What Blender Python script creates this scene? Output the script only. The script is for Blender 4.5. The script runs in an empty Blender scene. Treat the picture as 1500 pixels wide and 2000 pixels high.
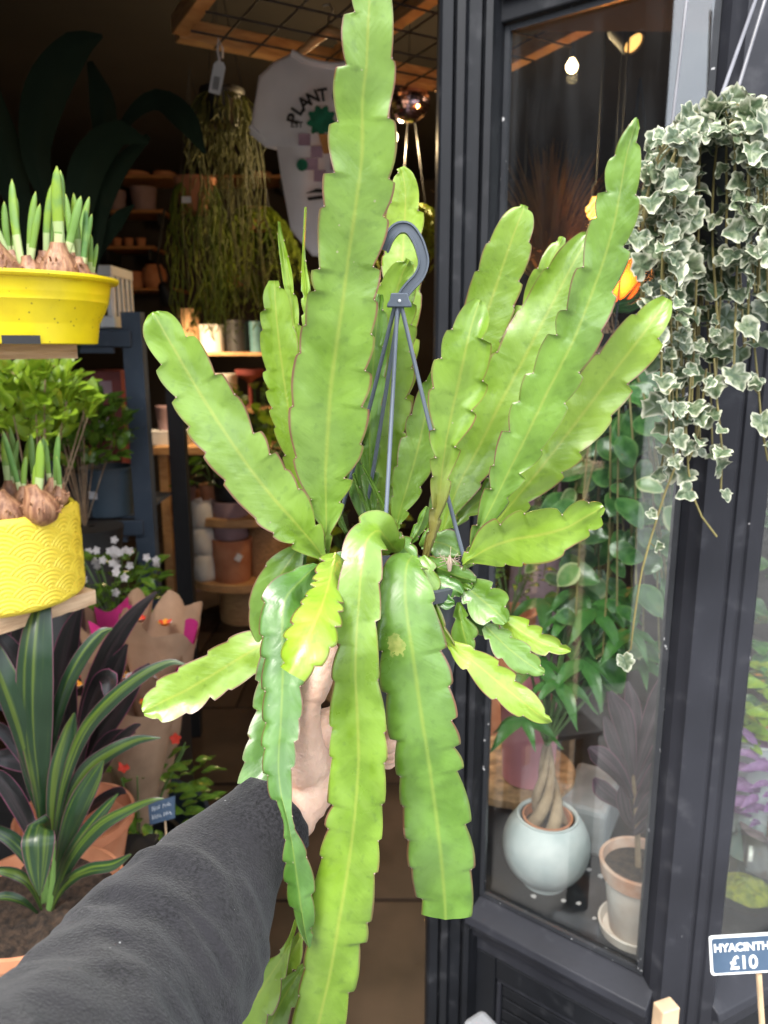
import bpy, bmesh, math, random
from mathutils import Vector, Matrix, noise
R = math.radians
random.seed(7)
scene = bpy.context.scene
# ------------------------------------------------------------------ camera, sky, sun, exposure
CAMH, TILT = 1.55, R(12.0)
cam_d = bpy.data.cameras.new('camera'); cam = bpy.data.objects.new('camera', cam_d)
scene.collection.objects.link(cam); scene.camera = cam
cam.location = (0, 0, CAMH); cam.rotation_euler = (R(90) - TILT, 0, 0)
cam_d.sensor_fit = 'HORIZONTAL'; cam_d.sensor_width = 36.0; cam_d.lens = 36.0
cam_d.clip_start = 0.02; cam_d.clip_end = 400
cam_d.dof.use_dof = True; cam_d.dof.focus_distance = 0.56; cam_d.dof.aperture_fstop = 13.0
SUN_EL, SUN_AZ = R(52), R(205)          # high, behind the camera and a little to its left
world = bpy.data.worlds.new('World'); scene.world = world; world.use_nodes = True
wn, wl = world.node_tree.nodes, world.node_tree.links
bg = wn['Background']; bg.inputs[1].default_value = 0.13
sky = wn.new('ShaderNodeTexSky'); sky.sky_type = 'NISHITA'; sky.sun_disc = False
sky.sun_elevation = SUN_EL; sky.sun_rotation = SUN_AZ
tc = wn.new('ShaderNodeTexCoord'); cl = wn.new('ShaderNodeTexNoise')
cl.inputs['Scale'].default_value = 2.6; cl.inputs['Detail'].default_value = 7; cl.inputs['Roughness'].default_value = .55
cr = wn.new('ShaderNodeValToRGB')
cr.color_ramp.elements[0].position = .32; cr.color_ramp.elements[0].color = (4.2, 4.5, 5.0, 1)
cr.color_ramp.elements[1].position = .68; cr.color_ramp.elements[1].color = (8.2, 8.3, 8.5, 1)
mx = wn.new('ShaderNodeMix'); mx.data_type = 'RGBA'; mx.inputs[0].default_value = .82
wl.new(tc.outputs['Generated'], cl.inputs['Vector']); wl.new(cl.outputs[0], cr.inputs[0])
wl.new(sky.outputs[0], mx.inputs[6]); wl.new(cr.outputs[0], mx.inputs[7]); wl.new(mx.outputs[2], bg.inputs[0])
sun_d = bpy.data.lights.new('sun', 'SUN'); sun_d.energy = 1.5; sun_d.angle = R(30); sun_d.color = (1, .95, .88)
sun = bpy.data.objects.new('sun', sun_d); scene.collection.objects.link(sun)
_sd = Vector((math.sin(SUN_AZ) * math.cos(SUN_EL), math.cos(SUN_AZ) * math.cos(SUN_EL), math.sin(SUN_EL)))
sun.rotation_euler = _sd.to_track_quat('Z', 'Y').to_euler(); sun.location = (0, -3, 6)
vs = scene.view_settings; vs.view_transform = 'Standard'; vs.look = 'None'; vs.exposure = 2.0; vs.gamma = 1
vs.use_curve_mapping = False
scene.cycles.use_denoising = True
scene.cycles.max_bounces = 10; scene.cycles.transparent_max_bounces = 16
scene.cycles.sample_clamp_indirect = 6; scene.cycles.caustics_reflective = False; scene.cycles.caustics_refractive = False
C = scene.collection
# ------------------------------------------------------------------ helpers
ct, st_ = math.cos(TILT), math.sin(TILT)
CAM = Vector((0, 0, CAMH))
def at(px, py, Y):
    """the world point seen at photo pixel (1500 x 2000) that lies at forward distance Y"""
    a = (px - 750) / 1500; b = (py - 1000) / 1500
    s = Y / (ct - b * st_)
    return Vector((a * s, Y, CAMH - (st_ + b * ct) * s))
def mpp(py, Y):
    """metres per photo pixel there"""
    b = (py - 1000) / 1500
    return Y / (ct - b * st_) / 1500
def tag(o, label=None, cat=None, group=None, kind=None):
    if label: o['label'] = label
    if cat: o['category'] = cat
    if group: o['group'] = group
    if kind: o['kind'] = kind
    return o
def thing(name, loc, label, cat, group=None):
    o = bpy.data.objects.new(name, None); C.objects.link(o); o.location = loc
    o.empty_display_size = .05
    return tag(o, label, cat, group)
def origin(o):
    v = Vector((0, 0, 0))
    while o is not None:
        v += Vector(o.location); o = o.parent
    return v
class MB:
    """collects shapes in world coordinates; build() links them as one mesh object"""
    def __init__(s): s.v = []; s.f = []; s.m = []; s.uv = {}; s.mi = 0
    def add(s, vs, fs, uvs=None):
        n = len(s.v); s.v += [Vector(p) for p in vs]
        if uvs:
            for i, q in enumerate(uvs): s.uv[n + i] = q
        for f in fs: s.f.append([n + i for i in f]); s.m.append(s.mi)
        return s
    def box(s, c, size, rz=0, rx=0, ry=0):
        c = Vector(c); h = [x / 2 for x in size]
        M = Matrix.Rotation(rz, 3, 'Z') @ Matrix.Rotation(ry, 3, 'Y') @ Matrix.Rotation(rx, 3, 'X')
        vs = [c + M @ Vector((x * h[0], y * h[1], z * h[2])) for x in (-1, 1) for y in (-1, 1) for z in (-1, 1)]
        return s.add(vs, [(0, 1, 3, 2), (4, 6, 7, 5), (0, 4, 5, 1), (2, 3, 7, 6), (0, 2, 6, 4), (1, 5, 7, 3)])
    def tube(s, pts, r, n=8, cap=True):
        pts = [Vector(p) for p in pts]; k = len(pts)
        rr = r if isinstance(r, (list, tuple)) else [r] * k
        up = None; vs = []
        for i, p in enumerate(pts):
            t = (pts[min(i + 1, k - 1)] - pts[max(i - 1, 0)])
            t = t.normalized() if t.length > 1e-9 else Vector((0, 0, 1))
            if up is None: up = t.orthogonal().normalized()
            up = (up - t * up.dot(t)); up = up.normalized() if up.length > 1e-6 else t.orthogonal().normalized()
            w = t.cross(up)
            for j in range(n):
                a = 2 * math.pi * j / n
                vs.append(p + (up * math.cos(a) + w * math.sin(a)) * rr[i])
        fs = [(i * n + j, i * n + (j + 1) % n, (i + 1) * n + (j + 1) % n, (i + 1) * n + j) for i in range(k - 1) for j in range(n)]
        if cap: fs += [tuple(range(n - 1, -1, -1)), tuple(range((k - 1) * n, k * n))]
        return s.add(vs, fs)
    def lathe(s, c, prof, n=40, sx=1, sy=1, cap0=True, cap1=False, axis=None, fn=None):
        c = Vector(c); vs = []; M = axis.to_track_quat('Z', 'Y').to_matrix() if axis is not None else Matrix.Identity(3)
        for r, z in prof:
            for j in range(n):
                a = 2 * math.pi * j / n
                rr = r + (fn(a, z) if fn else 0)
                vs.append(c + M @ Vector((rr * math.cos(a) * sx, rr * math.sin(a) * sy, z)))
        k = len(prof)
        fs = [(i * n + j, i * n + (j + 1) % n, (i + 1) * n + (j + 1) % n, (i + 1) * n + j) for i in range(k - 1) for j in range(n)]
        if cap0: fs.append(tuple(range(n - 1, -1, -1)))
        if cap1: fs.append(tuple(range((k - 1) * n, k * n)))
        return s.add(vs, fs)
    def prism(s, poly, z0, z1):
        n = len(poly)
        vs = [Vector((x, y, z0)) for x, y in poly] + [Vector((x, y, z1)) for x, y in poly]
        return s.add(vs, [tuple(range(n - 1, -1, -1)), tuple(range(n, 2 * n))] + [(i, (i + 1) % n, n + (i + 1) % n, n + i) for i in range(n)])
    def extrude(s, a, b, up, prof):
        """profile (n, z) swept from a to b; n along the outward normal"""
        a, b = Vector(a), Vector(b); nrm = Vector(up); k = len(prof)
        vs = [p + nrm * q[0] + Vector((0, 0, q[1])) for p in (a, b) for q in prof]
        return s.add(vs, [tuple(range(k)), tuple(range(2 * k - 1, k - 1, -1))] + [(i, k + i, k + (i + 1) % k, (i + 1) % k) for i in range(k)])
    def mesh(s, name, org, smooth, angle=40):
        me = bpy.data.meshes.new(name)
        me.from_pydata([tuple(p - org) for p in s.v], [], s.f)
        if s.uv:
            ul = me.uv_layers.new(name='UV')
            for lp in me.loops: ul.data[lp.index].uv = s.uv.get(lp.vertex_index, (0, 0))
        me.polygons.foreach_set('material_index', s.m)
        me.update()
        bm = bmesh.new(); bm.from_mesh(me); bmesh.ops.recalc_face_normals(bm, faces=bm.faces); bm.to_mesh(me); bm.free()
        if smooth:
            me.shade_smooth()
            if angle < 170: me.set_sharp_from_angle(angle=R(angle))
        return me
    def build(s, name, mats, parent=None, smooth=True, loc=None, angle=40, bevel=0):
        org = origin(parent) if parent else Vector(loc if loc is not None else (0, 0, 0))
        me = s.mesh(name, org, smooth, angle)
        for m in (mats if isinstance(mats, (list, tuple)) else [mats]): me.materials.append(m)
        o = bpy.data.objects.new(name, me); C.objects.link(o)
        if parent: o.parent = parent
        else: o.location = org
        if bevel:
            b = o.modifiers.new('bevel', 'BEVEL'); b.width = bevel; b.segments = 2; b.limit_method = 'ANGLE'; b.angle_limit = R(40)
        return o
def inst(name, me, M, parent):
    """one more object that shares mesh data, placed by a world matrix under its thing"""
    o = bpy.data.objects.new(name, me); C.objects.link(o); o.parent = parent
    o.matrix_local = Matrix.Translation(-origin(parent)) @ M
    return o
def frame(pos, yax, zax, s=1.0):
    y = Vector(yax).normalized(); z = Vector(zax); z = (z - y * z.dot(y))
    z = z.normalized() if z.length > 1e-5 else y.orthogonal().normalized()
    x = y.cross(z)
    M = Matrix((x, y, z)).transposed().to_4x4()
    return Matrix.Translation(Vector(pos)) @ M @ Matrix.Scale(s, 4)
def cr_spline(P, n):
    """Catmull-Rom through tuples/vectors of any length, n samples spread by chord length"""
    P = [tuple(p) for p in P]; k = len(P)
    L = [0]
    for i in range(1, k): L.append(L[-1] + max(1e-6, math.dist(P[i][:3], P[i - 1][:3])))
    out = []
    for q in range(n):
        s = L[-1] * q / (n - 1); i = 0
        while i < k - 2 and s > L[i + 1]: i += 1
        t = (s - L[i]) / (L[i + 1] - L[i])
        p0, p1, p2, p3 = P[max(i - 1, 0)], P[i], P[i + 1], P[min(i + 2, k - 1)]
        h = L[i + 1] - L[i]; hm = (L[i + 2] - L[i]) if i + 2 < k else h; h0 = (L[i + 1] - L[i - 1]) if i else h
        o = []
        for a, b, c, d in zip(p0, p1, p2, p3):
            m1 = (c - a) / h0 * h; m2 = (d - b) / hm * h
            o.append((2*t**3-3*t*t+1)*b + (t**3-2*t*t+t)*m1 + (-2*t**3+3*t*t)*c + (t**3-t*t)*m2)
        out.append(tuple(o))
    return out
# ------------------------------------------------------------------ materials
def nodes_of(m):
    m.use_nodes = True; return m.node_tree.nodes, m.node_tree.links
MATS = {}
def mat(name, col, rough=.6, var=.18, scale=18, bump=0, bscale=60, metal=0, spec=.5, col2=None, trans=0, coat=0, stretch=None, sss=0, lo=.35, hi=.65, detail=5):
    if name in MATS: return MATS[name]
    m = bpy.data.materials.new(name); n, l = nodes_of(m); b = n['Principled BSDF']
    t = n.new('ShaderNodeTexCoord'); vec = t.outputs['Object']
    if stretch:
        mp = n.new('ShaderNodeMapping'); mp.inputs['Scale'].default_value = stretch; l.new(vec, mp.inputs[0]); vec = mp.outputs[0]
    ns = n.new('ShaderNodeTexNoise'); ns.inputs['Scale'].default_value = scale; ns.inputs['Detail'].default_value = detail
    l.new(vec, ns.inputs['Vector'])
    rp = n.new('ShaderNodeValToRGB')
    c2 = col2 or tuple(min(1, c * (1 + var)) for c in col); c1 = col if col2 else tuple(c * (1 - var) for c in col)
    rp.color_ramp.elements[0].color = (*c1, 1); rp.color_ramp.elements[1].color = (*c2, 1)
    rp.color_ramp.elements[0].position = lo; rp.color_ramp.elements[1].position = hi
    l.new(ns.outputs[0], rp.inputs[0]); l.new(rp.outputs[0], b.inputs['Base Color'])
    b.inputs['Roughness'].default_value = rough; b.inputs['Metallic'].default_value = metal
    b.inputs['Specular IOR Level'].default_value = spec; b.inputs['Coat Weight'].default_value = coat
    if sss:
        b.inputs['Subsurface Weight'].default_value = sss; b.inputs['Subsurface Radius'].default_value = (.008, .003, .0015); b.inputs['Subsurface Scale'].default_value = 1
    if bump:
        n2 = n.new('ShaderNodeTexNoise'); n2.inputs['Scale'].default_value = bscale; n2.inputs['Detail'].default_value = 6
        l.new(vec, n2.inputs['Vector'])
        bp = n.new('ShaderNodeBump'); bp.inputs['Strength'].default_value = bump; bp.inputs['Distance'].default_value = .004
        l.new(n2.outputs[0], bp.inputs['Height']); l.new(bp.outputs[0], b.inputs['Normal'])
    if trans:
        tr = n.new('ShaderNodeBsdfTranslucent'); ms = n.new('ShaderNodeMixShader'); ms.inputs[0].default_value = trans
        l.new(rp.outputs[0], tr.inputs[0]); l.new(b.outputs[0], ms.inputs[1]); l.new(tr.outputs[0], ms.inputs[2])
        l.new(ms.outputs[0], n['Material Output'].inputs[0])
    MATS[name] = m; return m
def emit(name, col, strength):
    m = bpy.data.materials.new(name); n, l = nodes_of(m); b = n['Principled BSDF']
    b.inputs['Base Color'].default_value = (*col, 1); b.inputs['Emission Color'].default_value = (*col, 1); b.inputs['Emission Strength'].default_value = strength
    return m
def glass(name, ior=1.5, tint=(.96, .98, .97), rough=0.0, streak=0.0):
    m = bpy.data.materials.new(name); n, l = nodes_of(m); n.remove(n['Principled BSDF'])
    tr = n.new('ShaderNodeBsdfTransparent'); tr.inputs[0].default_value = (*tint, 1)
    gl = n.new('ShaderNodeBsdfGlossy'); gl.inputs['Roughness'].default_value = rough
    # Schlick's mirror share, the same from either side of the sheet
    ge = n.new('ShaderNodeNewGeometry'); dt = n.new('ShaderNodeVectorMath'); dt.operation = 'DOT_PRODUCT'
    l.new(ge.outputs['Incoming'], dt.inputs[0]); l.new(ge.outputs['Normal'], dt.inputs[1])
    f0 = ((ior - 1) / (ior + 1)) ** 2
    sch = mnode(n, l, 'MULTIPLY_ADD', mnode(n, l, 'POWER', mnode(n, l, 'SUBTRACT', 1, mnode(n, l, 'ABSOLUTE', dt.outputs['Value'])), 5), 1 - f0, f0)
    ms = n.new('ShaderNodeMixShader'); l.new(sch, ms.inputs[0]); l.new(tr.outputs[0], ms.inputs[1]); l.new(gl.outputs[0], ms.inputs[2])
    out = ms.outputs[0]
    if streak:
        df = n.new('ShaderNodeBsdfDiffuse'); df.inputs[0].default_value = (.7, .72, .75, 1)
        t = n.new('ShaderNodeTexCoord'); mp = n.new('ShaderNodeMapping'); mp.inputs['Scale'].default_value = (14, 14, 2.2)
        ns = n.new('ShaderNodeTexNoise'); ns.inputs['Scale'].default_value = 2.2; ns.inputs['Detail'].default_value = 8
        rp = n.new('ShaderNodeMapRange'); rp.inputs[1].default_value = .45; rp.inputs[2].default_value = .8; rp.inputs[4].default_value = streak
        l.new(t.outputs['Object'], mp.inputs[0]); l.new(mp.outputs[0], ns.inputs[0]); l.new(ns.outputs[0], rp.inputs[0])
        m2 = n.new('ShaderNodeMixShader'); l.new(rp.outputs[0], m2.inputs[0]); l.new(out, m2.inputs[1]); l.new(df.outputs[0], m2.inputs[2]); out = m2.outputs[0]
    l.new(out, n['Material Output'].inputs[0]); return m
def mnode(n, l, op, a, b=None, c=None):
    k = n.new('ShaderNodeMath'); k.operation = op
    for i, x in enumerate((a, b, c)):
        if x is None: continue
        if isinstance(x, (int, float)): k.inputs[i].default_value = x
        else: l.new(x, k.inputs[i])
    return k.outputs[0]
def ramp(n, l, fac, a, b):
    k = n.new('ShaderNodeMapRange'); k.interpolation_type = 'SMOOTHSTEP'
    k.inputs[1].default_value = a; k.inputs[2].default_value = b; l.new(fac, k.inputs[0]); return k.outputs[0]
def mixc(n, l, fac, a, b):
    k = n.new('ShaderNodeMix'); k.data_type = 'RGBA'
    if isinstance(fac, (int, float)): k.inputs[0].default_value = fac
    else: l.new(fac, k.inputs[0])
    for i, x in ((6, a), (7, b)):
        if isinstance(x, tuple): k.inputs[i].default_value = (*x, 1)
        else: l.new(x, k.inputs[i])
    return k.outputs[2]
def oattr(n, name):
    k = n.new('ShaderNodeAttribute'); k.attribute_type = 'OBJECT'; k.attribute_name = name; return k.outputs['Fac']
def cactus_material():
    m = bpy.data.materials.new('cactus_stem_green'); n, l = nodes_of(m); b = n['Principled BSDF']
    uv = n.new('ShaderNodeUVMap'); uv.uv_map = 'UV'
    sp = n.new('ShaderNodeSeparateXYZ'); l.new(uv.outputs[0], sp.inputs[0]); u, v = sp.outputs[0], sp.outputs[1]
    d = mnode(n, l, 'ABSOLUTE', mnode(n, l, 'MULTIPLY_ADD', u, 2, -1))
    tc_ = n.new('ShaderNodeTexCoord')
    def nz(scale, det, vec):
        k = n.new('ShaderNodeTexNoise'); k.inputs['Scale'].default_value = scale; k.inputs['Detail'].default_value = det; l.new(vec, k.inputs['Vector']); return k.outputs[0]
    n1 = nz(38, 5, tc_.outputs['Object']); n4 = nz(15, 3, tc_.outputs['Object']); n2 = nz(170, 4, tc_.outputs['Object'])
    # oblique side veins: noise stretched along lines that leave the midrib at an angle
    cb = n.new('ShaderNodeCombineXYZ'); l.new(mnode(n, l, 'MULTIPLY', d, .6), cb.inputs[0])
    l.new(mnode(n, l, 'MULTIPLY_ADD', v, 70, mnode(n, l, 'MULTIPLY', d, -1.3)), cb.inputs[1]); l.new(mnode(n, l, 'SIGN', mnode(n, l, 'SUBTRACT', u, .5)), cb.inputs[2])
    n3 = nz(1.6, 3, cb.outputs[0])
    tint = oattr(n, 'tint')
    base = mixc(n, l, tint, (.034, .130, .018), (.250, .410, .016))
    lite = mixc(n, l, tint, (.078, .225, .036), (.330, .50, .036))
    c = mixc(n, l, ramp(n, l, n1, .38, .62), mixc(n, l, .05, base, (.02, .07, .012)), lite)
    c = mixc(n, l, mnode(n, l, 'MULTIPLY', ramp(n, l, n3, .45, .8), .30), c, mixc(n, l, tint, (.10, .25, .06), (.34, .47, .07)))
    c = mixc(n, l, mnode(n, l, 'MULTIPLY', ramp(n, l, n4, .40, .66), .38), c, mixc(n, l, tint, (.12, .25, .10), (.31, .44, .09)))
    c = mixc(n, l, mnode(n, l, 'MULTIPLY', ramp(n, l, n2, .55, .75), .25), c, (.03, .09, .015))
    rib = mnode(n, l, 'MULTIPLY', mnode(n, l, 'SUBTRACT', 1, ramp(n, l, d, .0, .10)), mnode(n, l, 'MULTIPLY_ADD', n1, 1.1, .25))
    c = mixc(n, l, mnode(n, l, 'MULTIPLY', rib, .75), c, mixc(n, l, tint, (.20, .33, .05), (.46, .50, .07)))
    brown = mnode(n, l, 'MULTIPLY', oattr(n, 'woody'), mnode(n, l, 'SUBTRACT', 1, ramp(n, l, v, .02, .10)))
    c = mixc(n, l, brown, c, (.22, .19, .05))
    # a pale corky scar at a set place
    du = mnode(n, l, 'MULTIPLY', mnode(n, l, 'SUBTRACT', u, oattr(n, 'scar_u')), .04); dv = mnode(n, l, 'SUBTRACT', v, oattr(n, 'scar_v'))
    ds = mnode(n, l, 'SQRT', mnode(n, l, 'ADD', mnode(n, l, 'MULTIPLY', du, du), mnode(n, l, 'MULTIPLY', mnode(n, l, 'MULTIPLY', dv, dv), .5)))
    sc = mnode(n, l, 'LESS_THAN', mnode(n, l, 'MULTIPLY_ADD', n2, .012, ds), mnode(n, l, 'MULTIPLY', oattr(n, 'scar_r'), 1))
    c = mixc(n, l, mnode(n, l, 'MULTIPLY', sc, mnode(n, l, 'MULTIPLY_ADD', n2, 1.5, -.2)), c, (.46, .46, .13))
    # pin-prick corky spots and a few brown scuffs
    vo = n.new('ShaderNodeTexVoronoi'); vo.inputs['Scale'].default_value = 75; l.new(tc_.outputs['Object'], vo.inputs['Vector'])
    pin = mnode(n, l, 'MULTIPLY', mnode(n, l, 'LESS_THAN', mnode(n, l, 'MULTIPLY_ADD', n2, .06, vo.outputs['Distance']), .085), mnode(n, l, 'GREATER_THAN', n4, .56))
    c = mixc(n, l, mnode(n, l, 'MULTIPLY', pin, .6), c, (.40, .40, .22))
    edge = ramp(n, l, mnode(n, l, 'MULTIPLY_ADD', n1, .04, d), .94, .99)
    c = mixc(n, l, mnode(n, l, 'MULTIPLY', edge, mnode(n, l, 'MULTIPLY_ADD', ramp(n, l, n4, .38, .6), .7, .2)), c, (.20, .06, .05))
    l.new(c, b.inputs['Base Color'])
    l.new(mnode(n, l, 'MULTIPLY_ADD', n1, .30, .17), b.inputs['Roughness']); b.inputs['Specular IOR Level'].default_value = .8; b.inputs['Coat Weight'].default_value = .25; b.inputs['Coat Roughness'].default_value = .38
    bp = n.new('ShaderNodeBump'); bp.inputs['Strength'].default_value = .4; bp.inputs['Distance'].default_value = .003
    l.new(mnode(n, l, 'MULTIPLY_ADD', n3, .42, mnode(n, l, 'MULTIPLY_ADD', n4, 3.0, mnode(n, l, 'MULTIPLY', n1, 1.0))), bp.inputs['Height']); l.new(bp.outputs[0], b.inputs['Normal'])
    tr = n.new('ShaderNodeBsdfTranslucent'); l.new(mixc(n, l, .5, c, (.35, .45, .03)), tr.inputs[0])
    ms = n.new('ShaderNodeMixShader'); ms.inputs[0].default_value = .28
    l.new(b.outputs[0], ms.inputs[1]); l.new(tr.outputs[0], ms.inputs[2]); l.new(ms.outputs[0], n['Material Output'].inputs[0])
    return m
def striped_leaf(name, dark, stripe, margin, wmargin=.93, amt=.7, rough=.38, trans=.15, freq=9):
    """long leaf with stripes running along it (UV: u across, v along) and a coloured margin"""
    m = bpy.data.materials.new(name); n, l = nodes_of(m); b = n['Principled BSDF']
    uv = n.new('ShaderNodeUVMap'); uv.uv_map = 'UV'; sp = n.new('ShaderNodeSeparateXYZ'); l.new(uv.outputs[0], sp.inputs[0])
    u, v = sp.outputs[0], sp.outputs[1]; d = mnode(n, l, 'ABSOLUTE', mnode(n, l, 'MULTIPLY_ADD', u, 2, -1))
    cb = n.new('ShaderNodeCombineXYZ'); l.new(mnode(n, l, 'MULTIPLY', u, freq), cb.inputs[0]); l.new(mnode(n, l, 'MULTIPLY', v, 3), cb.inputs[1])
    oi = n.new('ShaderNodeObjectInfo'); l.new(mnode(n, l, 'MULTIPLY', oi.outputs['Random'], 40), cb.inputs[2])
    k = n.new('ShaderNodeTexNoise'); k.inputs['Scale'].default_value = 1; k.inputs['Detail'].default_value = 4; l.new(cb.outputs[0], k.inputs['Vector'])
    s = mnode(n, l, 'MULTIPLY', ramp(n, l, mnode(n, l, 'MULTIPLY_ADD', d, -.16, k.outputs[0]), .42, .54), amt)
    c = mixc(n, l, s, dark, stripe)
    c = mixc(n, l, ramp(n, l, d, wmargin - .04, wmargin + .04), c, margin)
    l.new(c, b.inputs['Base Color']); b.inputs['Roughness'].default_value = rough
    bp = n.new('ShaderNodeBump'); bp.inputs['Strength'].default_value = .25; bp.inputs['Distance'].default_value = .002; l.new(k.outputs[0], bp.inputs['Height']); l.new(bp.outputs[0], b.inputs['Normal'])
    tr = n.new('ShaderNodeBsdfTranslucent'); l.new(c, tr.inputs[0]); ms = n.new('ShaderNodeMixShader'); ms.inputs[0].default_value = trans
    l.new(b.outputs[0], ms.inputs[1]); l.new(tr.outputs[0], ms.inputs[2]); l.new(ms.outputs[0], n['Material Output'].inputs[0])
    return m
def radial_leaf(name, centre, mid, rim, r0=.62, r1=.80, rough=.42, trans=.15, amp=.35):
    """leaf coloured from a centre to a rim; UV.x holds the distance from the middle, 1 at the edge"""
    m = bpy.data.materials.new(name); n, l = nodes_of(m); b = n['Principled BSDF']
    uv = n.new('ShaderNodeUVMap'); uv.uv_map = 'UV'; sp = n.new('ShaderNodeSeparateXYZ'); l.new(uv.outputs[0], sp.inputs[0])
    t = n.new('ShaderNodeTexCoord'); oi = n.new('ShaderNodeObjectInfo')
    ad = n.new('ShaderNodeVectorMath'); ad.operation = 'ADD'; l.new(t.outputs['Object'], ad.inputs[0])
    cb = n.new('ShaderNodeCombineXYZ'); l.new(mnode(n, l, 'MULTIPLY', oi.outputs['Random'], 30), cb.inputs[0]); l.new(cb.outputs[0], ad.inputs[1])
    k = n.new('ShaderNodeTexNoise'); k.inputs['Scale'].default_value = 3.2; k.inputs['Detail'].default_value = 5; l.new(ad.outputs[0], k.inputs['Vector'])
    f = mnode(n, l, 'ADD', sp.outputs[0], mnode(n, l, 'MULTIPLY_ADD', k.outputs[0], amp, -amp / 2))
    c = mixc(n, l, ramp(n, l, k.outputs[0], .4, .62), centre, mid)
    c = mixc(n, l, ramp(n, l, f, r0, r1), c, rim)
    hs = n.new('ShaderNodeHueSaturation'); l.new(c, hs.inputs['Color']); l.new(mnode(n, l, 'MULTIPLY_ADD', oi.outputs['Random'], .5, .75), hs.inputs['Value'])
    c = hs.outputs[0]
    l.new(c, b.inputs['Base Color']); b.inputs['Roughness'].default_value = rough
    tr = n.new('ShaderNodeBsdfTranslucent'); l.new(c, tr.inputs[0]); ms = n.new('ShaderNodeMixShader'); ms.inputs[0].default_value = trans
    l.new(b.outputs[0], ms.inputs[1]); l.new(tr.outputs[0], ms.inputs[2]); l.new(ms.outputs[0], n['Material Output'].inputs[0])
    return m
def painted_wood(name, col, chip=(.55, .55, .55), amt=.66, rough=.32, bump=.12, chipscale=55):
    """gloss paint with brush drag and a few chips"""
    m = bpy.data.materials.new(name); n, l = nodes_of(m); b = n['Principled BSDF']; t = n.new('ShaderNodeTexCoord')
    def nz(scale, det, st=None):
        vec = t.outputs['Object']
        if st:
            mp = n.new('ShaderNodeMapping'); mp.inputs['Scale'].default_value = st; l.new(vec, mp.inputs[0]); vec = mp.outputs[0]
        k = n.new('ShaderNodeTexNoise'); k.inputs['Scale'].default_value = scale; k.inputs['Detail'].default_value = det; l.new(vec, k.inputs['Vector']); return k.outputs[0]
    big = nz(6, 6); drag = nz(9, 4, (14, 14, .7)); ch = nz(chipscale, 2)
    c = mixc(n, l, ramp(n, l, big, .3, .7), tuple(x * .8 for x in col), tuple(x * 1.25 for x in col))
    c = mixc(n, l, mnode(n, l, 'MULTIPLY', ramp(n, l, nz(24, 8), .56, .78), .16), c, (.16, .16, .17))
    c = mixc(n, l, ramp(n, l, ch, amt + .11, amt + .125), c, chip)
    l.new(c, b.inputs['Base Color']); l.new(mnode(n, l, 'MULTIPLY_ADD', big, .3, rough - .1), b.inputs['Roughness']); b.inputs['Specular IOR Level'].default_value = .28
    bp = n.new('ShaderNodeBump'); bp.inputs['Strength'].default_value = bump; bp.inputs['Distance'].default_value = .003
    l.new(mnode(n, l, 'ADD', drag, mnode(n, l, 'MULTIPLY', big, .6)), bp.inputs['Height']); l.new(bp.outputs[0], b.inputs['Normal'])
    return m
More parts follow.
